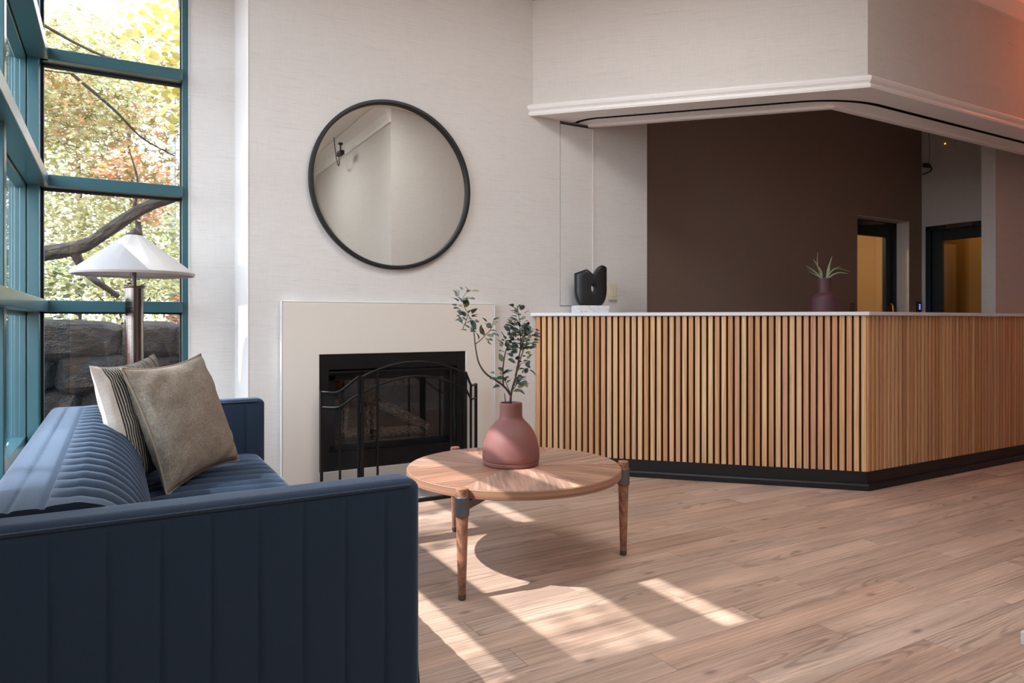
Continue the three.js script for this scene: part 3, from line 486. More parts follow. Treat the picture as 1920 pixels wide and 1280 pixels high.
// ================================================================ SOFA
{
  const xb = -0.235, xf = 0.605, zn = -1.465, zf = -3.46, h = 0.652, lo = 0.13, at = 0.105;
  const s = thing('sofa', 'navy blue channel-tufted tuxedo sofa below the tall windows', 'sofa', [0, 0, 0]);
  const place = (a, b, t) => V3(t, b, a), seamsX = Array.from({ length: 10 }, (_, i) => xb + 0.045 + i * 0.0885);
  const armLoop = (z0, z1) => roundedLoop([[z0, lo, 0.012, 0], [z1, lo, 0.012, 0], [z1, h, 0.03, 0.25], [z0, h, 0.03, 0.25]].map(([z, y, r, w]) => [z, y, r, w]), 6);
  const mk = (z0, z1) => { const l = armLoop(z0, z1).map(([z, y, w]) => [z, y, y > h - 0.03 ? 0 : smooth(h - 0.018, h - 0.05, y) || 0.999]); return channels(l, xb, xf, seamsX, 0.0065, 9, 0.03, place, 12); };
  part('arm', mk(zn - at, zn), M.velvet, s);
  part('arm', mk(zf, zf + at), M.velvet, s);
  for (const [z, sgn] of [[zn, 1], [zf + at, 1]]) for (const q of [z + 0.001, z - at - 0.001]) part('arm_piping', tube([[xb + 0.02, h - 0.012, q], [xf - 0.03, h - 0.012, q]], 0.0035, 6, 6), M.velvet, s);
  const z0 = zf + at - 0.004, z1 = zn - at + 0.004, nC = 20, seamsZ = Array.from({ length: nC - 1 }, (_, i) => lerp(z0, z1, (i + 1) / nC));
  // back: flat top band, then channels rolling forward and down to the seat
  const P = []; const add = (x, y, w) => P.push([x, y, w]);
  add(xb, lo, 0); add(0.16, lo, 0); add(0.12, 0.3, 0.6); add(0.105, 0.4, 1); add(0.095, 0.46, 1); add(0.08, 0.52, 1); add(0.058, 0.57, 1); add(0.03, 0.612, 1); add(-0.005, 0.642, 1); add(-0.045, 0.658, 0.9); add(-0.08, 0.661, 0.55); add(-0.112, 0.6585, 0.12); add(-0.12, 0.655, 0); add(-0.128, 0.6575, 0); add(-0.15, 0.658, 0); add(-0.165, 0.657, 0); add(-0.172, 0.654, 0); add(-0.18, 0.6565, 0); add(-0.212, 0.653, 0); add(-0.228, 0.643, 0); add(xb, 0.625, 0); add(xb, 0.4, 0);
  part('back', channels(fine(P), z0, z1, seamsZ, 0.02, 2.6, 0, (a, b, t) => V3(a, b, t), 8).scale(1, 1, 1), M.velvet, s);
  const Q = []; const ad = (x, y, w) => Q.push([x, y, w]);
  ad(0.06, 0.2, 0); ad(xf - 0.03, 0.2, 0); ad(xf - 0.012, 0.21, 0.1); ad(xf - 0.005, 0.26, 0.15); ad(xf - 0.003, 0.32, 0.2); ad(xf - 0.01, 0.36, 0.2); ad(xf - 0.03, 0.388, 0.25); ad(xf - 0.065, 0.402, 0.5); ad(0.45, 0.407, 1); ad(0.35, 0.409, 1); ad(0.22, 0.408, 1); ad(0.14, 0.402, 1); ad(0.08, 0.39, 1); ad(0.06, 0.36, 0.3);
  part('seat', channels(fine(Q), z0, z1, seamsZ, 0.014, 2.8, 0, (a, b, t) => V3(a, b, t), 8), M.velvet, s);
  part('base_rail', rbox(xb + 0.03, xf - 0.02, 0.1, 0.21, zf + 0.03, zn - 0.03, 0.01), M.velvet, s);
  for (const [x, z] of [[xb + 0.07, zn - 0.07], [xf - 0.07, zn - 0.07], [xb + 0.07, zf + 0.07], [xf - 0.07, zf + 0.07]]) part('leg', cyl(0.022, 0.014, 0.11, x, 0.055, z, 20), M.walnutLeg, s);
}
function pillowGeo(size, thick, seed, fold) {
  const N = 40, h = size / 2, pos = [], uv = [], idx = [], edge = [];
  const at = (i, j, side) => {
    const u = i / N * 2 - 1, v = j / N * 2 - 1, x = h * u * (1 - 0.11 * (1 - v * v) * u * u), y = h * v * (1 - 0.11 * (1 - u * u) * v * v);
    const puff = Math.pow(Math.max(0, (1 - u * u) * (1 - v * v)), 0.44), c = Math.max(0, Math.abs(u) + Math.abs(v) - 0.9);
    const wr = fold * (noise(u * 5 + 20, v * 5 + 20, 99, 99, seed) - 0.5) * puff * 0.012 + fold * 0.012 * Math.sin((u - v) * 14 + noise(u * 3 + 9, v * 3 + 9, 99, 99, seed + 1) * 5) * c * puff;
    return [x, y, side * (thick / 2 * puff + wr)];
  };
  for (const side of [1, -1]) { const b = pos.length / 3; for (let j = 0; j <= N; j++) for (let i = 0; i <= N; i++) { pos.push(...at(i, j, side)); uv.push(i / N, j / N); } for (let j = 0; j < N; j++) for (let i = 0; i < N; i++) { const a = b + j * (N + 1) + i, c = a + N + 1; side > 0 ? idx.push(a, a + 1, c, c, a + 1, c + 1) : idx.push(a, c, a + 1, c, c + 1, a + 1); } }
  for (let k = 0; k < 4 * 12; k++) { const s = Math.floor(k / 12), t = Math.round((k % 12) / 12 * N); const [i, j] = [[t, 0], [N, t], [N - t, N], [0, N - t]][s]; edge.push(V3(...at(i, j, 1))); }
  const g = new THREE.BufferGeometry(); g.setAttribute('position', new THREE.Float32BufferAttribute(pos, 3)); g.setAttribute('uv', new THREE.Float32BufferAttribute(uv, 2)); g.setIndex(idx); g.computeVertexNormals();
  return [g, new THREE.TubeGeometry(new THREE.CatmullRomCurve3(edge, true, 'catmullrom', 0.1), 200, 0.0045, 6, true)];
}
function poseGroup(o, c, yaw, lean, roll) {
  const n = V3(Math.cos(yaw), 0, Math.sin(yaw)), e = V3(Math.sin(yaw), 0, -Math.cos(yaw)), up = V3(0, Math.cos(lean), 0).addScaledVector(n, -Math.sin(lean)), a = e.clone().multiplyScalar(Math.cos(roll)).addScaledVector(up, Math.sin(roll)), b = e.clone().multiplyScalar(-Math.sin(roll)).addScaledVector(up, Math.cos(roll));
  const m = new THREE.Matrix4().makeBasis(a, b, a.clone().cross(b)); o.quaternion.setFromRotationMatrix(m); o.position.set(...c);
}
{
  const [g, pipe] = pillowGeo(0.475, 0.165, 3, 1);
  const p = thing('throw_pillow', 'plain taupe linen throw pillow with piped edges on sofa', 'pillow', [0, 0, 0]);
  part('cover', g, M.taupe, p); part('piping', pipe, M.taupePipe, p);
  poseGroup(p, [0.235, 0.633, -2.95], 0.685, 0.335, 0.064);
  const [g2] = pillowGeo(0.46, 0.105, 9, 0.8);
  const q = thing('throw_pillow', 'cream throw pillow with black woven stripes behind taupe pillow', 'pillow', [0, 0, 0]);
  part('cover', g2, M.stripe, q);
  poseGroup(q, [0.08, 0.646, -2.935], 0.5, 0.212, 0.052);
}

// ================================================================ FLOOR LAMP
{
  const l = thing('floor_lamp', 'floor lamp with white cone shade and thick brushed metal column', 'lamp', [0.085, 0, -3.98]);
  part('base', lathe([[0, 0.0005], [0.15, 0.0005], [0.152, 0.006], [0.15, 0.022], [0.145, 0.026], [0, 0.026]]), M.gunmetal, l);
  part('column', lathe([[0.042, 0.026], [0.042, 1.176]], 48), M.gunmetal, l);
  part('collar', lathe([[0, 1.188], [0.0455, 1.188], [0.0475, 1.186], [0.0475, 1.179], [0.0455, 1.176], [0, 1.176]], 48), M.bronze, l);
  part('stem', cyl(0.0105, 0.0105, 0.27, 0, 1.32, 0, 20), M.bronze, l);
  const sh = part('shade', toCreasedNormals(lathe([[0.036, 1.444], [0.279, 1.254], [0.280, 1.250], [0.276, 1.240], [0.273, 1.240], [0.275, 1.251], [0.036, 1.438]], 96), 0.4), M.shade, l);
  part('finial', lathe([[0, 1.480], [0.003, 1.478], [0.0385, 1.447], [0.0385, 1.443], [0, 1.443]], 48), M.capMetal, l);
  const ch = part('pull_chain', tube([[-0.018, 1.34, 0.016], [-0.018, 1.2, 0.016]], 0.0011, 4, 5), M.bronze, l);
  part('pull_knob', new THREE.SphereGeometry(0.0045, 12, 8).translate(-0.018, 1.198, 0.016), M.bronze, ch);
}

// ================================================================ COFFEE TABLE
{
  const cx = 1.473, cz = -2.555, R = 0.452, top = 0.397, th = 0.036;
  const t = thing('coffee_table', 'round walnut coffee table with three turned legs in metal collars', 'table', [cx, 0, cz], 0);
  part('tabletop_edge', lathe([[0, top - th], [R - 0.004, top - th], [R, top - th + 0.004], [R, top - 0.004], [R - 0.003, top - 0.0012], [0, top - 0.0012]], 128), M.walnutEdge, t);
  for (let k = 0; k < 6; k++) { // wedges of veneer
    const a0 = k * Math.PI / 3 + 0.45, pos = [], uv = [], idx = [], n = 20; pos.push(0, top, 0); uv.push(0.1 * k, 0.13 * k);
    const mid = a0 + Math.PI / 6;
    for (let i = 0; i <= n; i++) { const a = a0 + 0.0015 + (Math.PI / 3 - 0.003) * i / n, x = Math.cos(a) * (R - 0.003), z = Math.sin(a) * (R - 0.003); pos.push(x, top, z); const du = x * Math.cos(mid) + z * Math.sin(mid), dv = -x * Math.sin(mid) + z * Math.cos(mid); uv.push(0.1 * k + du * 0.9, 0.13 * k + dv * 1.4); if (i) idx.push(0, i + 1, i); }
    const b = pos.length / 3, m = n + 2; for (let i = 0; i < m; i++) { pos.push(pos[i * 3], top - 0.0012, pos[i * 3 + 2]); uv.push(uv[i * 2], uv[i * 2 + 1]); }
    for (let i = 0; i < m; i++) { const j = (i + 1) % m; idx.push(i, j, b + i, j, b + j, b + i); }
    const g = new THREE.BufferGeometry(); g.setAttribute('position', new THREE.Float32BufferAttribute(pos, 3)); g.setAttribute('uv', new THREE.Float32BufferAttribute(uv, 2)); g.setIndex(idx);
    part('veneer_wedge', toCreasedNormals(g, 0.5), k % 2 ? M.walnut : M.walnutB, t);
  }
  const legs = [[1.1, -2.277], [1.899, -2.366], [1.421, -3.006]];
  const legG = lathe([[0, 0.0005], [0.011, 0.0005], [0.0135, 0.004], [0.0145, 0.03], [0.0225, 0.3], [0.0225, 0.402], [0.021, 0.405], [0, 0.405]], 32), collar = lathe([[0.0228, 0.305], [0.0265, 0.305], [0.0268, 0.308], [0.0268, 0.372], [0.0265, 0.375], [0.0228, 0.375]], 32);
  const foot = lathe([[0, 0.0003], [0.0118, 0.0003], [0.0144, 0.004], [0.0152, 0.022], [0.0144, 0.022]], 24);
  for (const [x, z] of legs) {
    const dx = x - cx, dz = z - cz, l = Math.hypot(dx, dz), k = (R + 0.0235) / l, px = dx * k, pz = dz * k;
    const g = legG.clone(), m = part('leg', g.translate(px, 0, pz), M.walnutLeg, t); part('foot_cap', foot.clone().translate(px, 0, pz), M.bronze, m);
    part('collar', collar.clone().translate(px, 0, pz), M.pewter, t);
    part('support_bar', bar([px * 0.95, 0.338, pz * 0.95], [0, 0.338, 0], 0.03, 0.03), M.pewter, t);
  }
}
// vase of branches on the table
{
  const v = thing('clay_vase', 'terracotta bell-shaped vase standing on round coffee table', 'vase', [1.475, 0.397, -2.585]);
  part('vase_body', lathe([[0, 0.001], [0.116, 0.001], [0.119, 0.004], [0.1205, 0.016], [0.119, 0.018], [0.1175, 0.0195], [0.119, 0.021], [0.1222, 0.026], [0.1228, 0.04], [0.121, 0.065], [0.117, 0.09], [0.11, 0.115], [0.099, 0.14], [0.086, 0.16], [0.07, 0.178], [0.057, 0.19], [0.0505, 0.2], [0.0485, 0.21], [0.0485, 0.257], [0.0475, 0.262], [0.045, 0.264], [0.042, 0.262], [0.041, 0.25], [0.041, 0.2], [0.06, 0.16], [0.1, 0.05], [0, 0.02]], 96), M.clay, v);
  const b = thing('leafy_branches', 'cut branches with small dark green leaves in terracotta vase', 'branches', [1.475, 0.655, -2.585]);
  const turn = YAW; b.rotation.y = -turn;                         // branches spread mostly across the room
  const S = 1 / 437, P = (u, w, z) => [(u - 958) * S, (760 - w) * S, z];
  // stems: points across, up, and depth
  const stems = [
    [[[956, 800, 0], [957, 757, 0], [959, 738, 0.005], [968, 705, 0.01], [974, 668, 0.0], [982, 640, -0.02], [990, 612, -0.03]], [0.0055, 0.005, 0.0045, 0.003, 0.002, 0.0012]],
    [[[958, 745, 0], [948, 730, 0.01], [932, 716, 0.03], [912, 702, 0.045], [899, 682, 0.05], [893, 655, 0.045], [890, 630, 0.04], [887, 612, 0.03], [878, 592, 0.02]], [0.005, 0.0045, 0.004, 0.003, 0.0022, 0.0014]],
    [[[893, 647, 0.04], [902, 640, 0.05], [912, 630, 0.06], [922, 618, 0.07], [928, 600, 0.075]], [0.002, 0.0016, 0.001]],
    [[[868, 620, 0.02], [876, 600, 0.02], [878, 590, 0.02], [872, 580, 0.01], [868, 562, 0], [880, 545, 0]], [0.0016, 0.0014, 0.0008]],
    [[[944, 728, 0], [943, 700, 0.02], [946, 672, 0.035], [953, 648, 0.05], [964, 628, 0.05], [966, 600, 0.04]], [0.0035, 0.003, 0.002, 0.001]],
    [[[966, 708, 0], [972, 680, 0.0], [976, 655, 0], [976, 630, 0.01], [974, 605, 0], [970, 575, 0]], [0.003, 0.0024, 0.0018, 0.001]],
    [[[968, 700, 0], [978, 670, -0.02], [990, 640, -0.05], [1000, 618, -0.07]], [0.003, 0.002, 0.001]],
    [[[974, 686, 0], [984, 682, 0.02], [993, 678, 0.03]], [0.0012, 0.001, 0.0008]],
    [[[949, 795, 0.02], [948, 757, 0.02], [946, 739, 0.025]], [0.0028, 0.0025, 0.0015]],
    [[[957, 740, 0], [965, 728, 0.03], [975, 715, 0.05], [986, 710, 0.06]], [0.002, 0.0015, 0.001]],
    [[[956, 738, 0], [950, 722, 0.03], [944, 706, 0.05], [942, 696, 0.05]], [0.002, 0.0015, 0.001]],
  ];
  const curves = [];
  stems.forEach(([pts, rad]) => { const q = pts.map(([u, w, z]) => P(u, w, z)); part('stem', taperTube(q, rad, 7, 6), M.stem, b); curves.push(new THREE.CatmullRomCurve3(q.map((x) => V3(...x)))); });
  const lg = []; // leaf shapes: pointed oval, folded along the midrib and drooping
  for (const [len, wid, curl] of [[0.03, 0.017, 0.3], [0.036, 0.018, 0.15], [0.026, 0.016, 0.45]]) {
    const pos = [], uv = [], idx = [], n = 6; for (let i = 0; i <= n; i++) { const t = i / n, w = wid / 2 * Math.pow(Math.sin(Math.PI * Math.pow(t, 0.75)), 0.8) + (i % n ? 0.0004 : 0), y = -curl * t * t * len; pos.push(-w, y + w * 0.35, t * len, 0, y, t * len, w, y + w * 0.35, t * len); uv.push(0, t, 0.5, t, 1, t); if (i < n) { const a = i * 3; idx.push(a, a + 3, a + 1, a + 1, a + 3, a + 4, a + 1, a + 4, a + 2, a + 2, a + 4, a + 5); } }
    const g = new THREE.BufferGeometry(); g.setAttribute('position', new THREE.Float32BufferAttribute(pos, 3)); g.setAttribute('uv', new THREE.Float32BufferAttribute(uv, 2)); g.setIndex(idx); g.computeVertexNormals(); lg.push(g);
  }
  const r = rng(77), mats = [M.leafA, M.leafB, M.leafC, M.leafA, M.leafD, M.leafB];
  const put = (p, dir, sc) => { const m = part('leaf', lg[Math.floor(r() * 3)], mats[Math.floor(r() * 6)], b); m.position.copy(p); const up = V3(r() - 0.5, 0.8, r() - 0.5 + 0.3).normalize(), x = up.clone().cross(dir).normalize(), y = dir.clone().cross(x).normalize(); m.quaternion.setFromRotationMatrix(new THREE.Matrix4().makeBasis(x, y, dir)); m.scale.setScalar(sc); };
  const plan = [[0, 0.55, 1, 26], [1, 0.8, 1, 10], [2, 0.35, 1, 17], [3, 0, 1, 40], [4, 0.45, 1, 46], [5, 0.35, 1, 56], [6, 0.4, 1, 50], [7, 0.3, 1, 6], [9, 0.3, 1, 18], [10, 0.3, 1, 14]];
  for (const [k, t0, t1, n] of plan) for (let i = 0; i < n; i++) {
    const t = lerp(t0, t1, (i + r()) / n), c = curves[k], p = c.getPoint(t), tan = c.getTangent(t), side = V3(r() - 0.5, r() - 0.5, r() - 0.5).cross(tan).normalize(), off = r() * 0.038;
    put(p.clone().addScaledVector(side, off), side.multiplyScalar(0.9).addScaledVector(tan, 0.5).add(V3(0, 0.15, 0)).normalize(), 0.7 + 0.6 * r());
  }
  // a few single larger leaves
  for (const [u, w, z, dx, dy] of [[898, 640, 0.05, 0.1, 1], [907, 628, 0.06, -0.3, 1], [910, 636, 0.05, 0.8, -0.5], [952, 676, 0.03, 1, -0.2], [970, 700, 0, 0.1, 1], [974, 696, 0, 1, 0.4], [962, 736, 0.02, 1, 0.2], [884, 604, 0.03, 0.5, -0.8], [866, 570, 0.01, -0.3, 1], [943, 680, 0.02, -0.4, 1]]) put(V3(...P(u, w, z)), V3(dx, dy, 0.25).normalize(), 1.25);
}

// ================================================================ ON THE COUNTER
{
  const Y = 1.067, px = 2.822, pz = -3.848, turn = -0.12;
  const base = thing('marble_block', 'small white veined marble block on the counter end', 'plinth', [px, Y, pz], turn);
  part('block', rbox(-0.115, 0.115, 0.0, 0.05, -0.06, 0.06, 0.002), M.marble, base);
  // sculpture: rounded bowl shape with two horns and a hole, from a smooth distance field
  const sdf = (x, y, z) => {
    const w = 0.108, ht = y; // outline in the x/y plane
    const prof = y < 0.11 ? 0.05 + 0.061 * Math.sqrt(clamp(1 - ((0.11 - y) / 0.115) ** 2, 0, 1)) : 0.111;
    let d = Math.abs(x + 0.0) - prof;
    const leftTop = 0.222 + 0.35 * clamp(x + 0.105, 0, 0.07) - 1.3 * Math.max(0, x + 0.03) ** 1.15, rightTop = 0.205 + 0.62 * (x - 0.02) - 0.0 + 0.04 * Math.sin(clamp((x - 0.01) / 0.1, 0, 1) * Math.PI);
    const top = x < 0.012 ? leftTop : Math.max(rightTop, 0.178);
    d = Math.max(d, (y - top) * 0.8, -y + 0.001);
    const dz = Math.abs(z) - 0.055 * Math.sqrt(clamp(1 - (x / 0.13) ** 2, 0.1, 1)); const k = 0.022, q = Math.max(k - Math.abs(d - dz), 0) / k; d = Math.max(d, dz) + q * q * k * 0.25 * 1.0;
    const hole = 0.032 - Math.hypot((x - 0.012) * 1.25, (y - 0.115) * 0.78) - Math.abs(z) * 0.25 + 0.0; const kk = 0.012, qq = Math.max(kk - Math.abs(d - hole), 0) / kk; return Math.max(d, hole) + qq * qq * kk * 0.25;
  };
  const N = 72, mc = new MarchingCubes(N, new THREE.MeshBasicMaterial(), true, false, 60000), half = 0.17; mc.isolation = 0;
  for (let k = 0; k < N; k++) for (let j = 0; j < N; j++) for (let i = 0; i < N; i++) { const f = (q) => (q - N / 2) / (N / 2) * half; mc.field[i + j * N + k * N * N] = -sdf(f(i), f(j) + 0.145, f(k)); }
  mc.update(); const n = mc.count, g = new THREE.BufferGeometry(); g.setAttribute('position', new THREE.BufferAttribute(mc.positionArray.slice(0, n * 3), 3)); g.scale(half, half, half).translate(0, 0.145, 0); g.deleteAttribute('normal'); const gm = mergeVertices(g, 1e-5); gm.computeVertexNormals();
  const sc = thing('sculpture', 'black abstract two-horned sculpture with hole on marble block', 'sculpture', [px, Y + 0.05, pz], -0.45);
  part('carving', gm, M.sculpture, sc);

  const v = thing('plum_vase', 'dark plum bottle vase standing on the counter', 'vase', [4.0, Y, -2.9]);
  part('vase_body', lathe([[0, 0.001], [0.075, 0.001], [0.079, 0.004], [0.08, 0.02], [0.08, 0.085], [0.078, 0.1], [0.072, 0.113], [0.062, 0.123], [0.05, 0.13], [0.043, 0.136], [0.0415, 0.145], [0.042, 0.17], [0.0445, 0.232], [0.043, 0.234], [0.039, 0.232], [0.037, 0.15], [0.06, 0.09], [0, 0.02]], 72), M.plum, v); v.scale.setScalar(0.95);
  const p = thing('air_plant', 'spiky pale green air plant leaves in the plum vase', 'plant', [4.0, Y + 0.215, -2.9]);
  const blades = [[-0.02, [-0.03, 0.05], [-0.075, 0.1], 0.008], [-0.02, [-0.05, 0.045], [-0.115, 0.09], 0.006], [-0.018, [-0.03, 0.07], [-0.06, 0.135], 0.006], [-0.02, [-0.02, 0.05], [-0.012, 0.085], 0.009], [0.018, [0.03, 0.06], [0.062, 0.155], 0.011], [0.018, [0.03, 0.05], [0.035, 0.085], 0.008], [0.02, [0.08, 0.07], [0.19, 0.055], 0.005], [0.02, [0.07, 0.04], [0.13, 0.035], 0.005], [0.015, [0.05, 0.06], [0.1, 0.085], 0.005], [-0.02, [-0.06, 0.03], [-0.11, 0.05], 0.005], [-0.015, [-0.05, 0.09], [-0.055, 0.17], 0.004]];
  const rr = rng(4);
  blades.forEach(([x0, m, e, w]) => { const z = (rr() - 0.5) * 0.05; part('leaf', taperTube([[x0, -0.04, z * 0.3], [x0, 0.0, z * 0.3], [m[0], m[1], z], [e[0], e[1], z * 2]], [w * 0.7, w, w * 0.75, 0.0008], 6, 5), M.airplant, p); });
  p.rotation.y = -YAW;
}

// ================================================================ FITTINGS ON WALLS
{
  const d = thing('dimmer_switch', 'ivory wall dimmer switch beside the black sculpture', 'switch', [3.125, 1.222, ZF]);
  part('plate', rbox(-0.036, 0.036, -0.058, 0.058, 0, 0.02, 0.003), M.plasticIvory, d);
  part('rocker', rbox(-0.018, 0.018, -0.034, 0.034, 0.018, 0.026, 0.002), M.plasticIvory, d);
  part('slider', rbox(0.022, 0.027, -0.03, 0.03, 0.018, 0.025, 0.001), M.plasticWhite, d);
  const k = thing('keypad', 'small wall keypad with lit blue keys by recessed door', 'keypad', [7.66, 1.17, ZBROWN]);
  part('plate', rbox(-0.035, 0.035, -0.06, 0.06, 0, 0.018, 0.003), std({ color: 0x3b2f2a, roughness: 0.5 }), k);
  for (let i = 0; i < 4; i++) part('key_light', box(-0.004, 0.022, -0.028 + i * 0.016, -0.02 + i * 0.016, 0.018, 0.02), std({ color: 0x8890ff, emissive: 0x8088ff, emissiveIntensity: 1.2 }), k);
  const w = thing('wall_switch', 'dark brown switch plate on the accent wall', 'switch', [6.5, 1.14, ZBROWN]);
  part('plate', rbox(-0.035, 0.035, -0.058, 0.058, 0, 0.006, 0.002), std({ color: 0x6d5c52, roughness: 0.5 }), w); part('toggle', rbox(-0.012, 0.012, -0.03, 0.03, 0.005, 0.012, 0.002), std({ color: 0x75645a, roughness: 0.5 }), w);
  const e = thing('alarm_box', 'white alarm box with tiny yellow light near soffit', 'alarm', [7.74, 2.9, -4.13]);
  part('cover', rbox(-0.04, 0, -0.06, 0.075, -0.09, 0.09, 0.004), M.plasticWhite, e);
  part('status_light', new THREE.SphereGeometry(0.006, 10, 8).translate(-0.041, 0.01, 0), std({ color: 0xffd86a, emissive: 0xffc030, emissiveIntensity: 2 }), e);
  const c = thing('hanging_cable', 'black connector dangling on a thin wire from soffit', 'cable', [7.64, 2.66, -4.29]);
  part('wire', tube([[-0.01, 0.7, 0.0], [0.02, 0.2, 0.02], [0.03, 0.06, 0.0]], 0.003, 20, 5), M.bronze, c);
  part('connector', rbox(-0.05, 0.05, 0.02, 0.06, -0.02, 0.02, 0.006), M.black, c);
  part('loose_end', [tube([[0.05, 0.045, 0], [0.075, 0.02, 0.01], [0.06, -0.01, 0.01], [0.0, -0.04, 0.0], [-0.05, -0.06, -0.01]], 0.007, 24, 6), tube([[0.0, -0.04, 0], [-0.03, -0.05, 0.02], [-0.08, -0.06, 0.01]], 0.006, 12, 6)], M.black, c);
  // camera bracket seen in the mirror
  const cc = thing('ceiling_camera', 'small black camera with looping cable under ceiling, seen in mirror', 'camera', [2.42, 3.1, 0.55]);
  part('bracket', [cyl(0.01, 0.01, 0.12, 0, 0.06, 0, 10), cyl(0.03, 0.03, 0.02, 0, 0.12, 0, 16)], M.black, cc);
  part('camera_body', rbox(-0.03, 0.03, -0.03, 0.03, -0.08, 0.08, 0.01), M.black, cc);
  part('cable', tube([[0, 0, 0.08], [0.03, -0.1, 0.16], [0.05, -0.08, 0.3], [0.02, 0.12, 0.32], [0.0, 0.27, 0.3]], 0.007, 40, 6), M.bronze, cc);
}
// doors
function glazedDoor(name, w, h, hand) { // built in x/y, front face towards +z
  const d = structGroup(name);
  part('door_frame', [rbox(0, 0.05, 0, h, -0.05, 0.05), rbox(w - 0.05, w, 0, h, -0.05, 0.05), rbox(0, w, h - 0.05, h, -0.05, 0.05)], M.darkTeal, d);
  part('door_leaf', [rbox(0.055, 0.16, 0.01, h - 0.055, -0.022, 0.022), rbox(w - 0.16, w - 0.055, 0.01, h - 0.055, -0.022, 0.022), rbox(0.16, w - 0.16, h - 0.165, h - 0.055, -0.022, 0.022), rbox(0.16, w - 0.16, 0.01, 0.2, -0.022, 0.022)], M.darkTeal, d);
  part('glass', box(0.155, w - 0.155, 0.19, h - 0.16, -0.004, 0.004), M.pane, d);
  const x = hand > 0 ? w - 0.11 : 0.11;
  part('handle', tube([[x, 0.9, 0.022], [x, 0.9, 0.06], [x, 0.93, 0.07], [x, 1.17, 0.07], [x, 1.2, 0.06], [x, 1.2, 0.022]], 0.012, 40, 10), M.brass, d);
  part('door_closer', [rbox(w * 0.25, w * 0.25 + 0.26, h - 0.05, h + 0.0, 0.022, 0.07, 0.008)], M.bronze, d);
  part('closer_arm', [bar([w * 0.25 + 0.05, h - 0.06, 0.06], [w * 0.25 + 0.28, h - 0.05, 0.16], 0.014, 0.008), bar([w * 0.25 + 0.28, h - 0.05, 0.16], [w * 0.25 + 0.1, h - 0.03, 0.05], 0.014, 0.008)], M.steel, d);
  return d;
}
{ const d = glazedDoor('door_1', 0.92, 2.1, 1); d.position.set(6.59, 0, ZBROWN - 0.19); }
{ const d = glazedDoor('door_2', 0.89, 2.05, 1); d.rotation.y = -Math.PI / 2; d.position.set(7.79, 0, -4.36); }

// small white block at the right of the floor
{ const b = thing('floor_block', 'low white rectangular block lying on the wood floor', 'block', [2.513, 0, -1.04], 0.0); part('block_body', rbox(-0.06, 0.06, 0.0005, 0.042, -0.05, 0.05, 0.003), M.plasticWhite, b); }

// warm glass pendant beyond the right of the desk
{
  const l = thing('pendant_lamp', 'orange glass globe pendant lamp hanging before the desk end', 'lamp', [6.5, 3.02, -2.12]);
  part('cord', cyl(0.004, 0.004, 0.26, 0, 0.23, 0, 8), M.black, l);
  part('cap', cyl(0.03, 0.04, 0.05, 0, 0.1, 0, 24), M.brass, l);
  part('lamp_globe', new THREE.SphereGeometry(0.1, 32, 20), std({ color: 0xffa060, emissive: 0xff8a45, emissiveIntensity: 2 }), l);
  const p = new THREE.PointLight(0xff6a2a, 0.55); p.position.set(6.5, 3.02, -2.12); p.castShadow = true; p.shadow.radius = 5; scene.add(p);
}

// ================================================================ OUTSIDE
struct('ground', [box(-40, XW - 0.1, -0.3, -0.05, -40, 12), box(XW - 0.1, 40, -0.3, -0.05, -40, ZW - 0.14)], M.soil);
{
  const rr = rng(12);
  // stones of the bank
  const w = thing('retaining_wall', 'dark rough fieldstone retaining wall outside the end window', 'stone wall', [0, -0.05, -6.5]);
  const shapes = []; for (let k = 0; k < 5; k++) { const g = new THREE.IcosahedronGeometry(1, 2), p = g.attributes.position; for (let i = 0; i < p.count; i++) { const q = V3().fromBufferAttribute(p, i); const s = 0.8 + 0.5 * noise(q.x * 1.6 + 9 + k * 3, q.y * 1.6 + 9 + q.z * 1.3, 99, 99, 90 + k); p.setXYZ(i, Math.sign(q.x) * Math.pow(Math.abs(q.x), 0.38) * s, Math.sign(q.y) * Math.pow(Math.abs(q.y), 0.38) * s, q.z * s); } const m = mergeVertices(uvm(g, 0.5).deleteAttribute('normal') && g, 1e-4); const gg = uvm(m, 0.6); gg.computeVertexNormals(); shapes.push(gg); }
  for (let row = 0; row < 4; row++) for (let x = -3.2 - (row % 2) * 0.2; x < 3.4;) { const lw = 0.34 + rr() * 0.34; const s = part('stone', shapes[Math.floor(rr() * 5)], M.stone, w); s.position.set(x + lw / 2, 0.13 + row * 0.26, (rr() - 0.5) * 0.08); s.scale.set(lw * 0.52, 0.14, 0.2); s.rotation.z = (rr() - 0.5) * 0.12; x += lw; }
  struct('bank', [slab([[-30, -40], [30, -40], [30, -6.6], [-30, -6.6]], -0.05, 0.9)], M.soil);
}
const ovate = (() => { const s = new THREE.Shape(); s.moveTo(0, 0); s.quadraticCurveTo(0.55, 0.35, 0, 1.1); s.quadraticCurveTo(-0.55, 0.35, 0, 0); return new THREE.ShapeGeometry(s, 3).rotateX(-Math.PI / 2 + 0.3); })();
const maple = (() => { const s = new THREE.Shape(), tips = [[-1.9, 0.7], [-1.0, 0.95], [0, 1.1], [1.0, 0.95], [1.9, 0.7]]; s.moveTo(0, 0); tips.forEach(([a, l], i) => { s.lineTo(Math.sin(a * 0.8) * l, Math.cos(a * 0.8) * l); if (i < 4) { const m = (a + tips[i + 1][0]) / 2 * 0.8; s.lineTo(Math.sin(m) * 0.3, Math.cos(m) * 0.3); } }); return new THREE.ShapeGeometry(s, 1).rotateX(-Math.PI / 2 + 0.2); })();
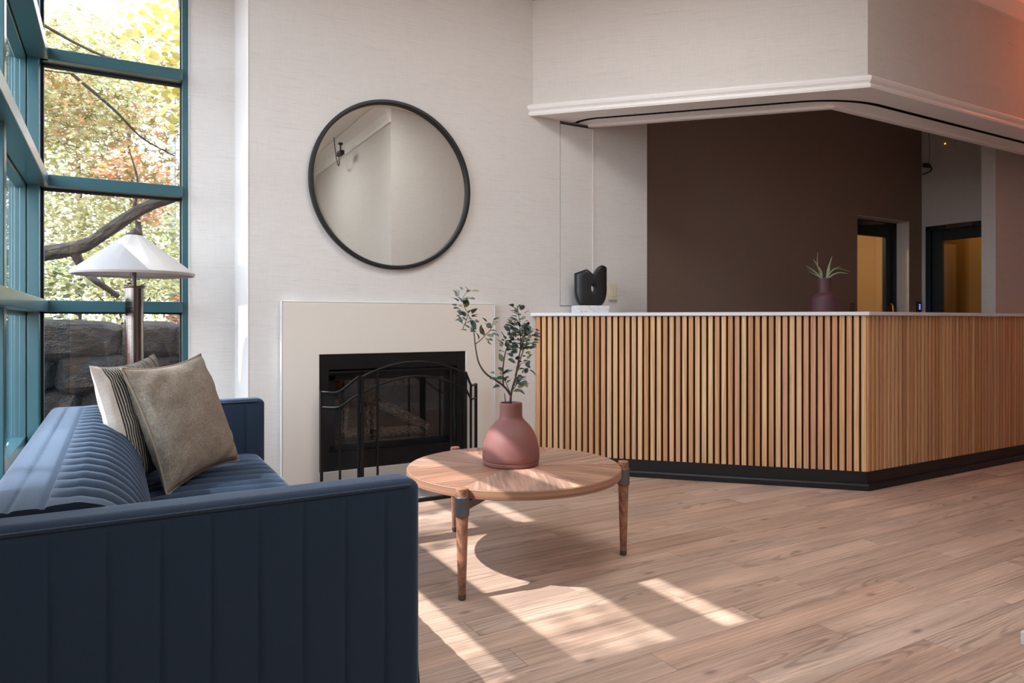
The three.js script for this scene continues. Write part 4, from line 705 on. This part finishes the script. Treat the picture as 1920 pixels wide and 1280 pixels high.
function foliage(parent, geo, mat, blobs, n, size, colors, seed, droop = 0.3) {
  const r = rng(seed), m = new THREE.InstancedMesh(geo, mat, n), d = new THREE.Object3D(), total = blobs.reduce((a, b) => a + b[6], 0), col = new THREE.Color();
  for (let i = 0; i < n; i++) {
    let k = r() * total, b = blobs[0]; for (const q of blobs) { k -= q[6]; if (k <= 0) { b = q; break; } }
    let x, y, z; do { x = r() * 2 - 1; y = r() * 2 - 1; z = r() * 2 - 1; } while (x * x + y * y + z * z > 1);
    d.position.set(b[0] + x * b[3], b[1] + y * b[4], b[2] + z * b[5]); d.rotation.set((r() - 0.5) * 1.6 + droop, r() * 6.28, (r() - 0.5) * 1.6); d.scale.setScalar(size * (0.6 + 0.8 * r())); d.updateMatrix(); m.setMatrixAt(i, d.matrix);
    col.set(colors[Math.floor(r() * colors.length)]); m.setColorAt(i, col.multiplyScalar((0.8 + 0.4 * r()) * 0.78));
  }
  m.name = 'foliage'; m.userData.kind = 'stuff'; parent.add(m); return m;
}
{
  // big maple: limb crossing the end window, crown also reaching over the left glazing
  const t = thing('maple_tree', 'maple tree whose dark limb crosses the end window', 'tree', [-2.2, 0.8, -7.2]);
  const L = (x, y, z) => [x + 2.2, y - 0.8, z + 7.2];
  part('trunk', taperTube([L(-2.2, 0.75, -7.2), L(-2.1, 1.3, -7.1), L(-2.2, 2.4, -7.1), L(-2.6, 4.2, -6.8), L(-3.0, 6.2, -6.2)], [0.16, 0.13, 0.12, 0.09, 0.05], 10, 5), M.bark, t);
  part('limb', taperTube([L(-2.12, 1.25, -7.1), L(-1.2, 1.42, -6.6), L(-0.5, 1.52, -6.35), L(-0.2, 1.60, -6.3), L(-0.05, 1.72, -6.3), L(0.2, 1.92, -6.3), L(0.5, 2.08, -6.35), L(0.9, 2.5, -6.5), L(1.2, 3.2, -6.6)], [0.09, 0.07, 0.06, 0.055, 0.05, 0.045, 0.04, 0.03, 0.02], 10, 5), M.bark, t);
  part('limb', taperTube([L(-0.28, 1.57, -6.3), L(-0.2, 1.4, -6.4), L(0.02, 1.22, -6.6)], [0.04, 0.03, 0.022], 8, 5), M.bark, t);
  for (const p of [[[0.12, 1.86, -6.3], [0.16, 2.1, -6.3], [0.1, 2.4, -6.4]], [[-0.3, 3.0, -6.6], [0.0, 2.75, -6.6], [0.2, 2.55, -6.6], [0.45, 2.45, -6.7]], [[-0.8, 3.5, -6.6], [0.0, 3.2, -6.7], [0.6, 3.3, -6.8]], [[-2.2, 2.4, -7.1], [-1.2, 3.0, -6.8], [-0.3, 3.0, -6.6]]]) part('branch', taperTube(p.map((q) => L(...q)), [0.014, 0.01, 0.005], 6, 5), M.bark, t);
  foliage(t, maple, leafMat({ color: 0xffffff }), [[-0.9, 3.1, -6.9, 0.9, 0.5, 0.5, 1.3], [-0.5, 2.75, -6.7, 0.5, 0.35, 0.4, 1], [0.2, 2.7, -6.8, 0.7, 0.25, 0.4, 0.8], [0.2, 2.25, -7.0, 0.6, 0.3, 0.4, 0.7], [-1.6, 3.6, -6.8, 1.0, 0.8, 0.8, 1.6], [0.4, 3.3, -6.9, 0.6, 0.3, 0.4, 0.5]].map(([x, y, z, ...k]) => [...L(x, y, z), ...k]), 3600, 0.055, [0xa8924e, 0x8f7f45, 0xb59a5a, 0x7d7440, 0xc08a58], 3);
  const y2 = thing('redbud_tree', 'small tree with rounded bright yellow autumn leaves', 'tree', [1.7, 0.8, -6.9]);
  const K = (x, y, z) => [x - 1.7, y - 0.8, z + 6.9];
  part('trunk', taperTube([K(1.7, 0.75, -6.9), K(1.65, 1.8, -6.9), K(1.3, 2.6, -6.7), K(0.85, 3.0, -6.3), K(0.5, 3.3, -6.1), K(0.42, 3.9, -6.1)], [0.06, 0.05, 0.035, 0.02, 0.012, 0.006], 8, 5), M.bark, y2);
  part('branch', taperTube([K(0.85, 3.0, -6.3), K(0.6, 2.85, -6.2), K(0.42, 2.75, -6.15)], [0.012, 0.008, 0.004], 6, 5), M.bark, y2);
  foliage(y2, new THREE.CircleGeometry(0.5, 9).rotateX(-1.2), leafMat({ color: 0xffffff, transmission: 0.35 }), [[0.45, 3.25, -6.3, 0.5, 0.5, 0.35, 1], [0.9, 3.0, -6.5, 0.6, 0.4, 0.4, 0.6], [0.5, 2.65, -6.2, 0.25, 0.15, 0.2, 0.15], [1.2, 3.6, -6.8, 0.9, 0.6, 0.6, 0.8]].map(([x, y, z, ...k]) => [...K(x, y, z), ...k]), 1300, 0.065, [0xe0d07a, 0xd6cc6a, 0xcfc682, 0xe6d98c], 5);
  // tree on the sunny side that dapples the light
  const s = thing('street_maple', 'tall maple outside the long left windows', 'tree', [-6.0, -0.05, -4.2]);
  part('trunk', taperTube([[0, 0, 0], [0.05, 1.8, 0], [0.1, 3.4, 0.1], [0.3, 5.2, 0.0], [0.5, 7, 0.1]], [0.2, 0.16, 0.14, 0.1, 0.05], 10, 5), M.bark, s);
  part('limb', taperTube([[0.1, 3.4, 0.1], [0.9, 4.6, 0.4], [1.9, 5.6, 0.5], [3.0, 6.0, 0.4]], [0.09, 0.06, 0.04, 0.015], 8, 5), M.bark, s);
  part('limb', taperTube([[0.2, 4.2, 0.1], [0.8, 5.4, 1.2], [1.4, 6.2, 2.0]], [0.08, 0.05, 0.02], 8, 5), M.bark, s);
  foliage(s, maple, leafMat({ color: 0xffffff }), [[1.6, 5.6, -0.1, 0.9, 0.7, 0.6, 1.1], [0.9, 6.6, 0.8, 0.9, 0.5, 0.5, 0.5], [2.4, 5.0, 0.3, 0.6, 0.35, 0.35, 0.3], [1.3, 6.9, 2.2, 0.7, 0.35, 0.4, 0.22], [0, 7.2, 0, 1.5, 1.0, 1.5, 1.4], [1.9, 6.6, 2.0, 0.3, 0.2, 0.2, 0.06]], 2600, 0.075, [0xb09a4e, 0x98893f, 0xc2a45a], 8);
  // planting on the bank
  const bushes = [['evergreen_shrub', 'clipped pale green shrub on the bank beside siding', [1.0, 0.9, -9.2], 0.75, 0.5, [0x9fa56a, 0xb3b67c, 0x8c9460], 1500, 0.06], ['evergreen_shrub', 'broad olive shrub behind the stone wall', [-0.9, 0.9, -7.7], 0.7, 0.45, [0x8d9158, 0x6f7848, 0xa3a263], 1300, 0.06], ['russet_shrub', 'low russet shrub on the bank', [0.75, 0.9, -8.0], 0.35, 0.22, [0x9c6a4a, 0x86593f, 0xb07a52], 600, 0.05], ['evergreen_shrub', 'loose yellow-green shrub between wall and trees', [0.1, 0.9, -8.8], 0.8, 0.55, [0xb6b273, 0xc3bd80, 0x98985c], 1500, 0.06]];
  bushes.forEach(([n, lab, p, rx, ry, cols, cnt, sz], i) => { const b = thing(n, lab, 'shrub', p); for (let k = 0; k < 5; k++) part('stem', taperTube([[0, -0.02, 0], [(k - 2) * 0.1 * rx, ry * 0.5, (k % 2 - 0.5) * 0.2], [(k - 2) * 0.3 * rx, ry * 1.1, (k % 2 - 0.5) * 0.4]], [0.015, 0.01, 0.004], 6, 4), M.bark, b); foliage(b, ovate, leafMat({ color: 0xffffff, transmission: 0.25 }), [[0, ry, 0, rx, ry, rx * 0.7, 1]], cnt, sz, cols, 30 + i); });
  const h = thing('hosta_plant', 'broad-leaved pale plant on top of the stone wall', 'plant', [-0.18, 0.92, -7.0]);
  const hr = rng(19), leaf = (() => { const g = new THREE.PlaneGeometry(0.08, 0.2, 4, 8), p = g.attributes.position; for (let i = 0; i < p.count; i++) { const t = clamp(p.getY(i) / 0.2 + 0.5, 0, 1), w = Math.sin(Math.PI * Math.pow(t, 0.8)); p.setXYZ(i, p.getX(i) * w, t * 0.16, -t * t * 0.1 + 0.3 * Math.abs(p.getX(i)) * w); } g.computeVertexNormals(); return g; })();
  for (let k = 0; k < 12; k++) { const m = part('leaf', leaf, [leafMat({ color: 0x95975f }), leafMat({ color: 0x848b56 })][k % 2], h); m.rotation.set(0.5, k * 0.55, 0, 'YXZ'); m.rotation.x = -0.3 - hr() * 0.7; m.scale.setScalar(0.8 + hr() * 0.5); }
  const back = [['pale pale-leaved tree behind the maple limb', [-1.2, 0.9, -11.5], [[0, 2.0, 0, 1.6, 1.6, 1.0, 1], [0.6, 3.4, 0, 1.3, 1.0, 0.9, 0.7]], [0xc3bd84, 0xb0ac70, 0xd2cb98], 4200], ['slim yellow-green tree behind the end window centre', [0.2, 0.9, -12.5], [[0, 1.3, 0, 0.9, 1.0, 0.8, 0.6], [-0.7, 3.9, 0, 1.3, 1.0, 0.8, 0.6]], [0xb5b577, 0x9fa263, 0xc9c48c], 2600], ['orange-leaved young maple on the bank', [0.25, 0.9, -10.2], [[-0.05, 2.0, 0, 0.45, 0.3, 0.3, 1], [0.15, 1.6, 0, 0.2, 0.3, 0.2, 0.3]], [0xd9a878, 0xdfb488, 0xc99468], 380], ['tall yellowing tree near the siding corner', [-3.2, 0.9, -10.5], [[0, 2.6, 0, 1.4, 2.0, 1.2, 1]], [0xbcb068, 0xa59c58, 0xcabd80], 3000], ['broad hazy tree filling the view beyond the garden', [-0.6, 0.9, -15], [[0, 2.2, 0, 2.2, 2.4, 0.9, 1], [-0.6, 4.6, 0, 1.7, 1.3, 0.8, 0.6]], [0xb8b68a, 0xa5a678, 0xc9c69c], 5500]];
  back.forEach(([lab, p, blobs, cols, n], i) => { const b = thing('garden_tree', lab.replace('pale pale', 'dense pale'), 'tree', p); const top = Math.max(...blobs.map((q) => q[1])); part('trunk', taperTube([[0, -0.02, 0], [0.05, top * 0.4, 0], [-0.05, top, 0]], [0.07, 0.05, 0.02], 8, 5), M.bark, b); foliage(b, ovate, leafMat({ color: 0xffffff }), blobs, n * 3, 0.075, cols, 60 + i); });
  // far building with upright siding boards
  const bl = thing('siding_building', 'pale building with upright grey and white siding beyond garden', 'building', [3.2, 0.5, -16.5]);
  part('wall', box(-2.2, 3, 0, 6, -2, -0.05), std({ color: 0xa8a4a0 }), bl);
  const sm = [0xb4b4b6, 0x9ea2aa, 0xbebcb8, 0x8f95a0, 0xae9c8e].map((c) => std({ color: c, roughness: 0.7 })), sg = rbox(-0.055, 0.055, 0, 5.9, 0, 0.05, 0.006); const r2 = rng(3);
  for (let x = -2.14; x < 2.9; x += 0.125) { const b = part('siding_board', sg, sm[Math.floor(r2() * 5)], bl); b.position.set(x, 0.05, -0.05); }
}

scene.traverse((o) => { if (o.isMesh) { o.castShadow = true; o.receiveShadow = true; } });
renderer.render(scene, camera);
